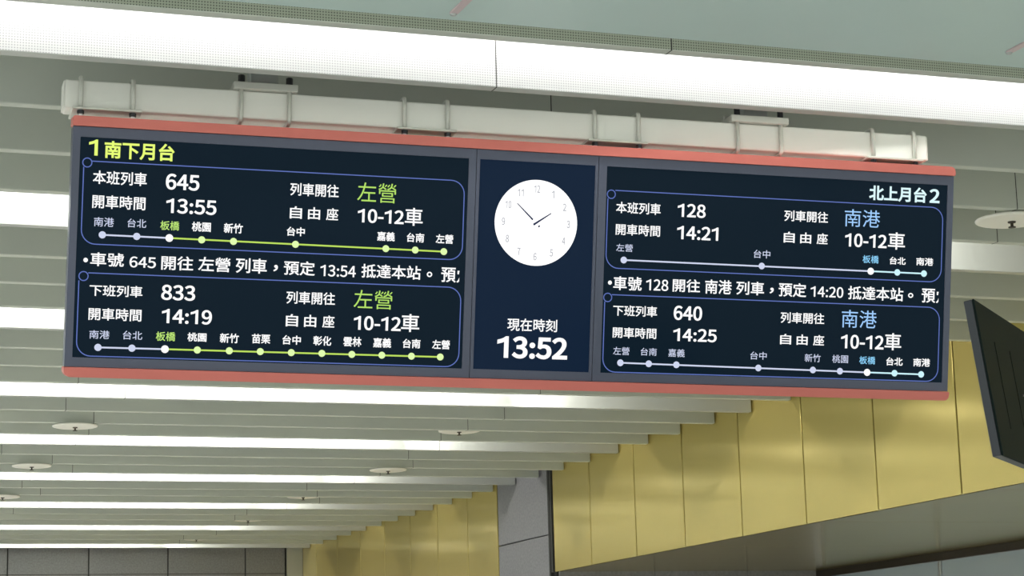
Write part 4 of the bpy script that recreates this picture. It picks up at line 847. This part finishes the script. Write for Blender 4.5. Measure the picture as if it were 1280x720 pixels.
for (k, x0, x1, y0, y1, (rx, ry)) in BOXES:
    RR = 0.0152
    c = 0.048
    # open outline that starts right of the ring and ends below it
    pts = [(rx + RR, y1)]
    rr = round_rect(x0, x1, y0, y1, (c, c, c, 0))
    # order: bottom-left arc, bottom-right arc, top-right arc, top-left corner
    bl, br, trr = rr[0:9], rr[9:18], rr[18:27]
    pts += trr[::-1] + br[::-1] + bl[::-1] + [(x0, ry - RR)]
    bm = bmesh.new()
    ribbon(bm, pts, 0.0034, ZT - 0.0004)
    finish('panel_outline', bm, INK['outline'], SCREEN[k])
    bm = bmesh.new()
    ribbon(bm, [(rx + RR * math.cos(2 * math.pi * a / 28), ry + RR * math.sin(2 * math.pi * a / 28)) for a in range(28)], 0.0034, ZT - 0.0003, closed=True)
    finish('corner_ring', bm, INK['outline'], SCREEN[k])

# round clock drawn on the middle screen
CX, CY, CR = 0.0002, 0.1540, 0.1535
bm = bmesh.new()
disc(bm, CX, CY, CR, ZT, 72)
finish('clock_face', bm, INK['clock'], SCREEN['C'])
for h in range(1, 13):
    a = R(90 - 30 * h)
    x, y = CX + 0.121 * math.cos(a), CY + 0.121 * math.sin(a)
    w = 0.0125 if h < 10 else 0.022
    if h == 1:
        w = 0.010
    lettering('clock_numeral', str(h), SCREEN['C'], 'numeral', 0.022, x - w / 2, x + w / 2, y - 0.0135, y + 0.0135, ZT + 0.0003)


def hand(tip, tail, w0, w1, z, name='clock_hand'):
    tip, tail = Vector(tip), Vector(tail)
    d = (tip - tail).normalized(); n = Vector((-d.y, d.x))
    bm = bmesh.new()
    bm.faces.new([bm.verts.new((p.x, p.y, z)) for p in (tail + n * w0 / 2, tail - n * w0 / 2, tip - n * w1 / 2, tip + n * w1 / 2)])
    return finish(name, bm, INK['hand'], SCREEN['C'])


C2 = Vector((CX, CY - 0.001))
hm = Vector((-0.0720, 0.2205)) - C2
hand(C2 + hm, C2 + hm * 0.17, 0.0062, 0.0030, ZT + 0.0005)
hand(C2 - hm * 0.13, C2 - hm * 0.19, 0.0075, 0.0075, ZT + 0.0005, 'hand_tail')
hand((0.0555, 0.1905), (-0.0095, 0.1468), 0.0078, 0.0034, ZT + 0.0008)

# ------------------------------------------------------------------ the cream beam that carries the board
yaw = Vector((BX[0], BX[1], 0)).normalized()
bxd = Vector((yaw.x, yaw.y, -0.0150)).normalized()
byd = Vector((-yaw.y, yaw.x, 0)).normalized()          # away from the camera
bzd = bxd.cross(byd).normalized()
BC = Vector((2.7297, 7.1665, CAM_Z + 2.0750))          # middle of the front face
beam = empty('support_beam', BC, (bxd, byd, bzd))
tag(beam, 'cream steel beam hung from the ceiling with clamp rods, carrying the departure board', 'beam')
B0, B1, BH, BD = -1.662, 1.548, 0.0495, 0.10
bm = bmesh.new()
box(bm, B0, B1, 0, BD, -BH, BH, 0.006, 2)
finish('beam_tube', bm, M['beam'], beam)
bm = bmesh.new()
box(bm, B0 - 0.004, B0 - 0.0005, 0.004, BD - 0.004, -BH + 0.004, BH - 0.004, 0.001, 1)
finish('end_cap', bm, M['beam'], beam)
bm = bmesh.new()
box(bm, B1 + 0.0005, B1 + 0.004, 0.004, BD - 0.004, -BH + 0.004, BH - 0.004, 0.001, 1)
finish('end_cap', bm, M['beam'], beam)
RR = 0.0080


def arc_u(x, down):
    """a bent rod round the front, one end and the back of the beam"""
    s = -1 if down else 1
    f, b = -RR - 0.0006, BD + RR + 0.0006
    e = BH + RR + 0.0006
    pts = [(x, f, -s * (BH + (0.020 if not down else 0.056)))]
    pts += [(x, f + 0.012 - 0.012 * math.cos(R(a)), s * (e - 0.012 + 0.012 * math.sin(R(a)))) for a in (0, 30, 60, 90)]
    pts += [(x, b - 0.012 + 0.012 * math.sin(R(a)), s * (e - 0.012 + 0.012 * math.cos(R(a)))) for a in (0, 30, 60, 90)]
    pts += [(x, b, -s * (BH + (0.020 if not down else 0.056)))]
    bm = bmesh.new()
    tube(bm, pts, RR, 10)
    return bm


def nut(x, y, z0, z1, r, mat, name):
    bm = bmesh.new()
    lathe(bm, [(0, z0), (r, z0), (r, z1), (0, z1)], 6, (x, y, 0))
    return finish(name, bm, mat, beam)


for xa, xb in ((-1.608, -1.433), (-0.483, -0.326), (0.223, 0.391), (1.321, 1.491)):
    for x in (xa, xb):
        finish('u_bolt', arc_u(x, False), M['zinc'], beam, smooth=True)
        nut(x, -RR, -BH - 0.0225, -BH - 0.0105, 0.012, M['nut'], 'nut')
        nut(x, -RR, -BH - 0.031, -BH - 0.023, 0.008, M['washer'], 'stud_end')
    bm = bmesh.new()
    box(bm, xa - 0.03, xb + 0.03, -0.024, BD + 0.02, -BH - 0.0095, -BH - 0.0006, 0.002, 1)
    finish('clamp_plate', bm, M['zinc'], beam)
for xa, xb in ((-1.062, -0.894), (0.777, 0.949)):
    for x in (xa, xb):
        finish('u_bolt', arc_u(x, True), M['zinc'], beam, smooth=True)
        nut(x, -RR, BH + 0.0265, BH + 0.052, 0.012, M['nut'], 'nut')
    bm = bmesh.new()
    box(bm, xa - 0.028, xb + 0.028, -0.024, BD + 0.02, BH + 0.0008, BH + 0.026, 0.002, 1)
    finish('hanger_plate', bm, M['zinc'], beam)
    bm = bmesh.new()
    zc = SLAT_Z + SLAT_H - BC.z - 0.002 + bxd.z * -xa
    xm = (xa + xb) / 2
    box(bm, xm - 0.05, xm + 0.05, 0.02, 0.08, BH + 0.0265, zc - 0.01, 0.004, 1)
    box(bm, xm - 0.09, xm + 0.09, -0.01, 0.11, zc - 0.018, zc - 0.008, 0.002, 1)
    finish('hanger_post', bm, M['steel_trim'], beam)

# ------------------------------------------------------------------ black monitor at the right edge, seen from behind
A = Vector((3.245, 5.171, CAM_Z + 1.083))
Bm = Vector((3.282, 5.135, CAM_Z + 0.646))
az = R(45)
hx = Vector((math.sin(az), math.cos(az), 0))
up = (A - Bm).normalized()
nz = hx.cross(up).normalized()                        # out of the back shell, toward the camera side
mon = empty('hanging_monitor', Bm, (hx, up, nz))
tag(mon, 'black hanging monitor at the right edge, tilted and seen from behind', 'monitor')
MW, MH, MT = 0.80, (A - Bm).length, 0.030
bm = bmesh.new()
box(bm, 0.001, MW - 0.001, 0.001, MH - 0.001, -MT, -0.006, 0.003, 2)
finish('bezel', bm, M['monitor_edge'], mon)
bm = bmesh.new()
box(bm, 0.0, MW, 0.0, MH, -0.0058, 0.0, 0.002, 1)
finish('back_shell', bm, M['black_plastic'], mon)
bm = bmesh.new()
box(bm, 0.02, MW - 0.02, 0.02, MH - 0.02, -MT - 0.002, -MT - 0.0002, 0, 1)
finish('screen', bm, M['black_plastic'], mon)
for x in (0.17, 0.36, 0.55):
    box_obj('back_rib', M['black_plastic'], mon, x - 0.006, x + 0.006, 0.09, 0.34, 0.0002, 0.0015, 0.0005)
for k in range(4):
    box_obj('vent', M['monitor_edge'], mon, 0.42 + k * 0.05, 0.46 + k * 0.05, 0.214, 0.219, 0.0002, 0.002)
box_obj('mount_arm', M['steel_trim'], mon, 0.62, 1.30, 0.19, 0.27, 0.0045, 0.03, 0.003)
inv = mon.matrix_world.inverted()
pc = mon.matrix_world @ Vector((1.28, 0.23, 0.05))
bm = bmesh.new()
tube(bm, [inv @ pc, inv @ Vector((pc.x, pc.y, SLAT_Z + 0.02))], 0.024, 14)
finish('hanging_pole', bm, M['steel_trim'], mon, smooth=True)
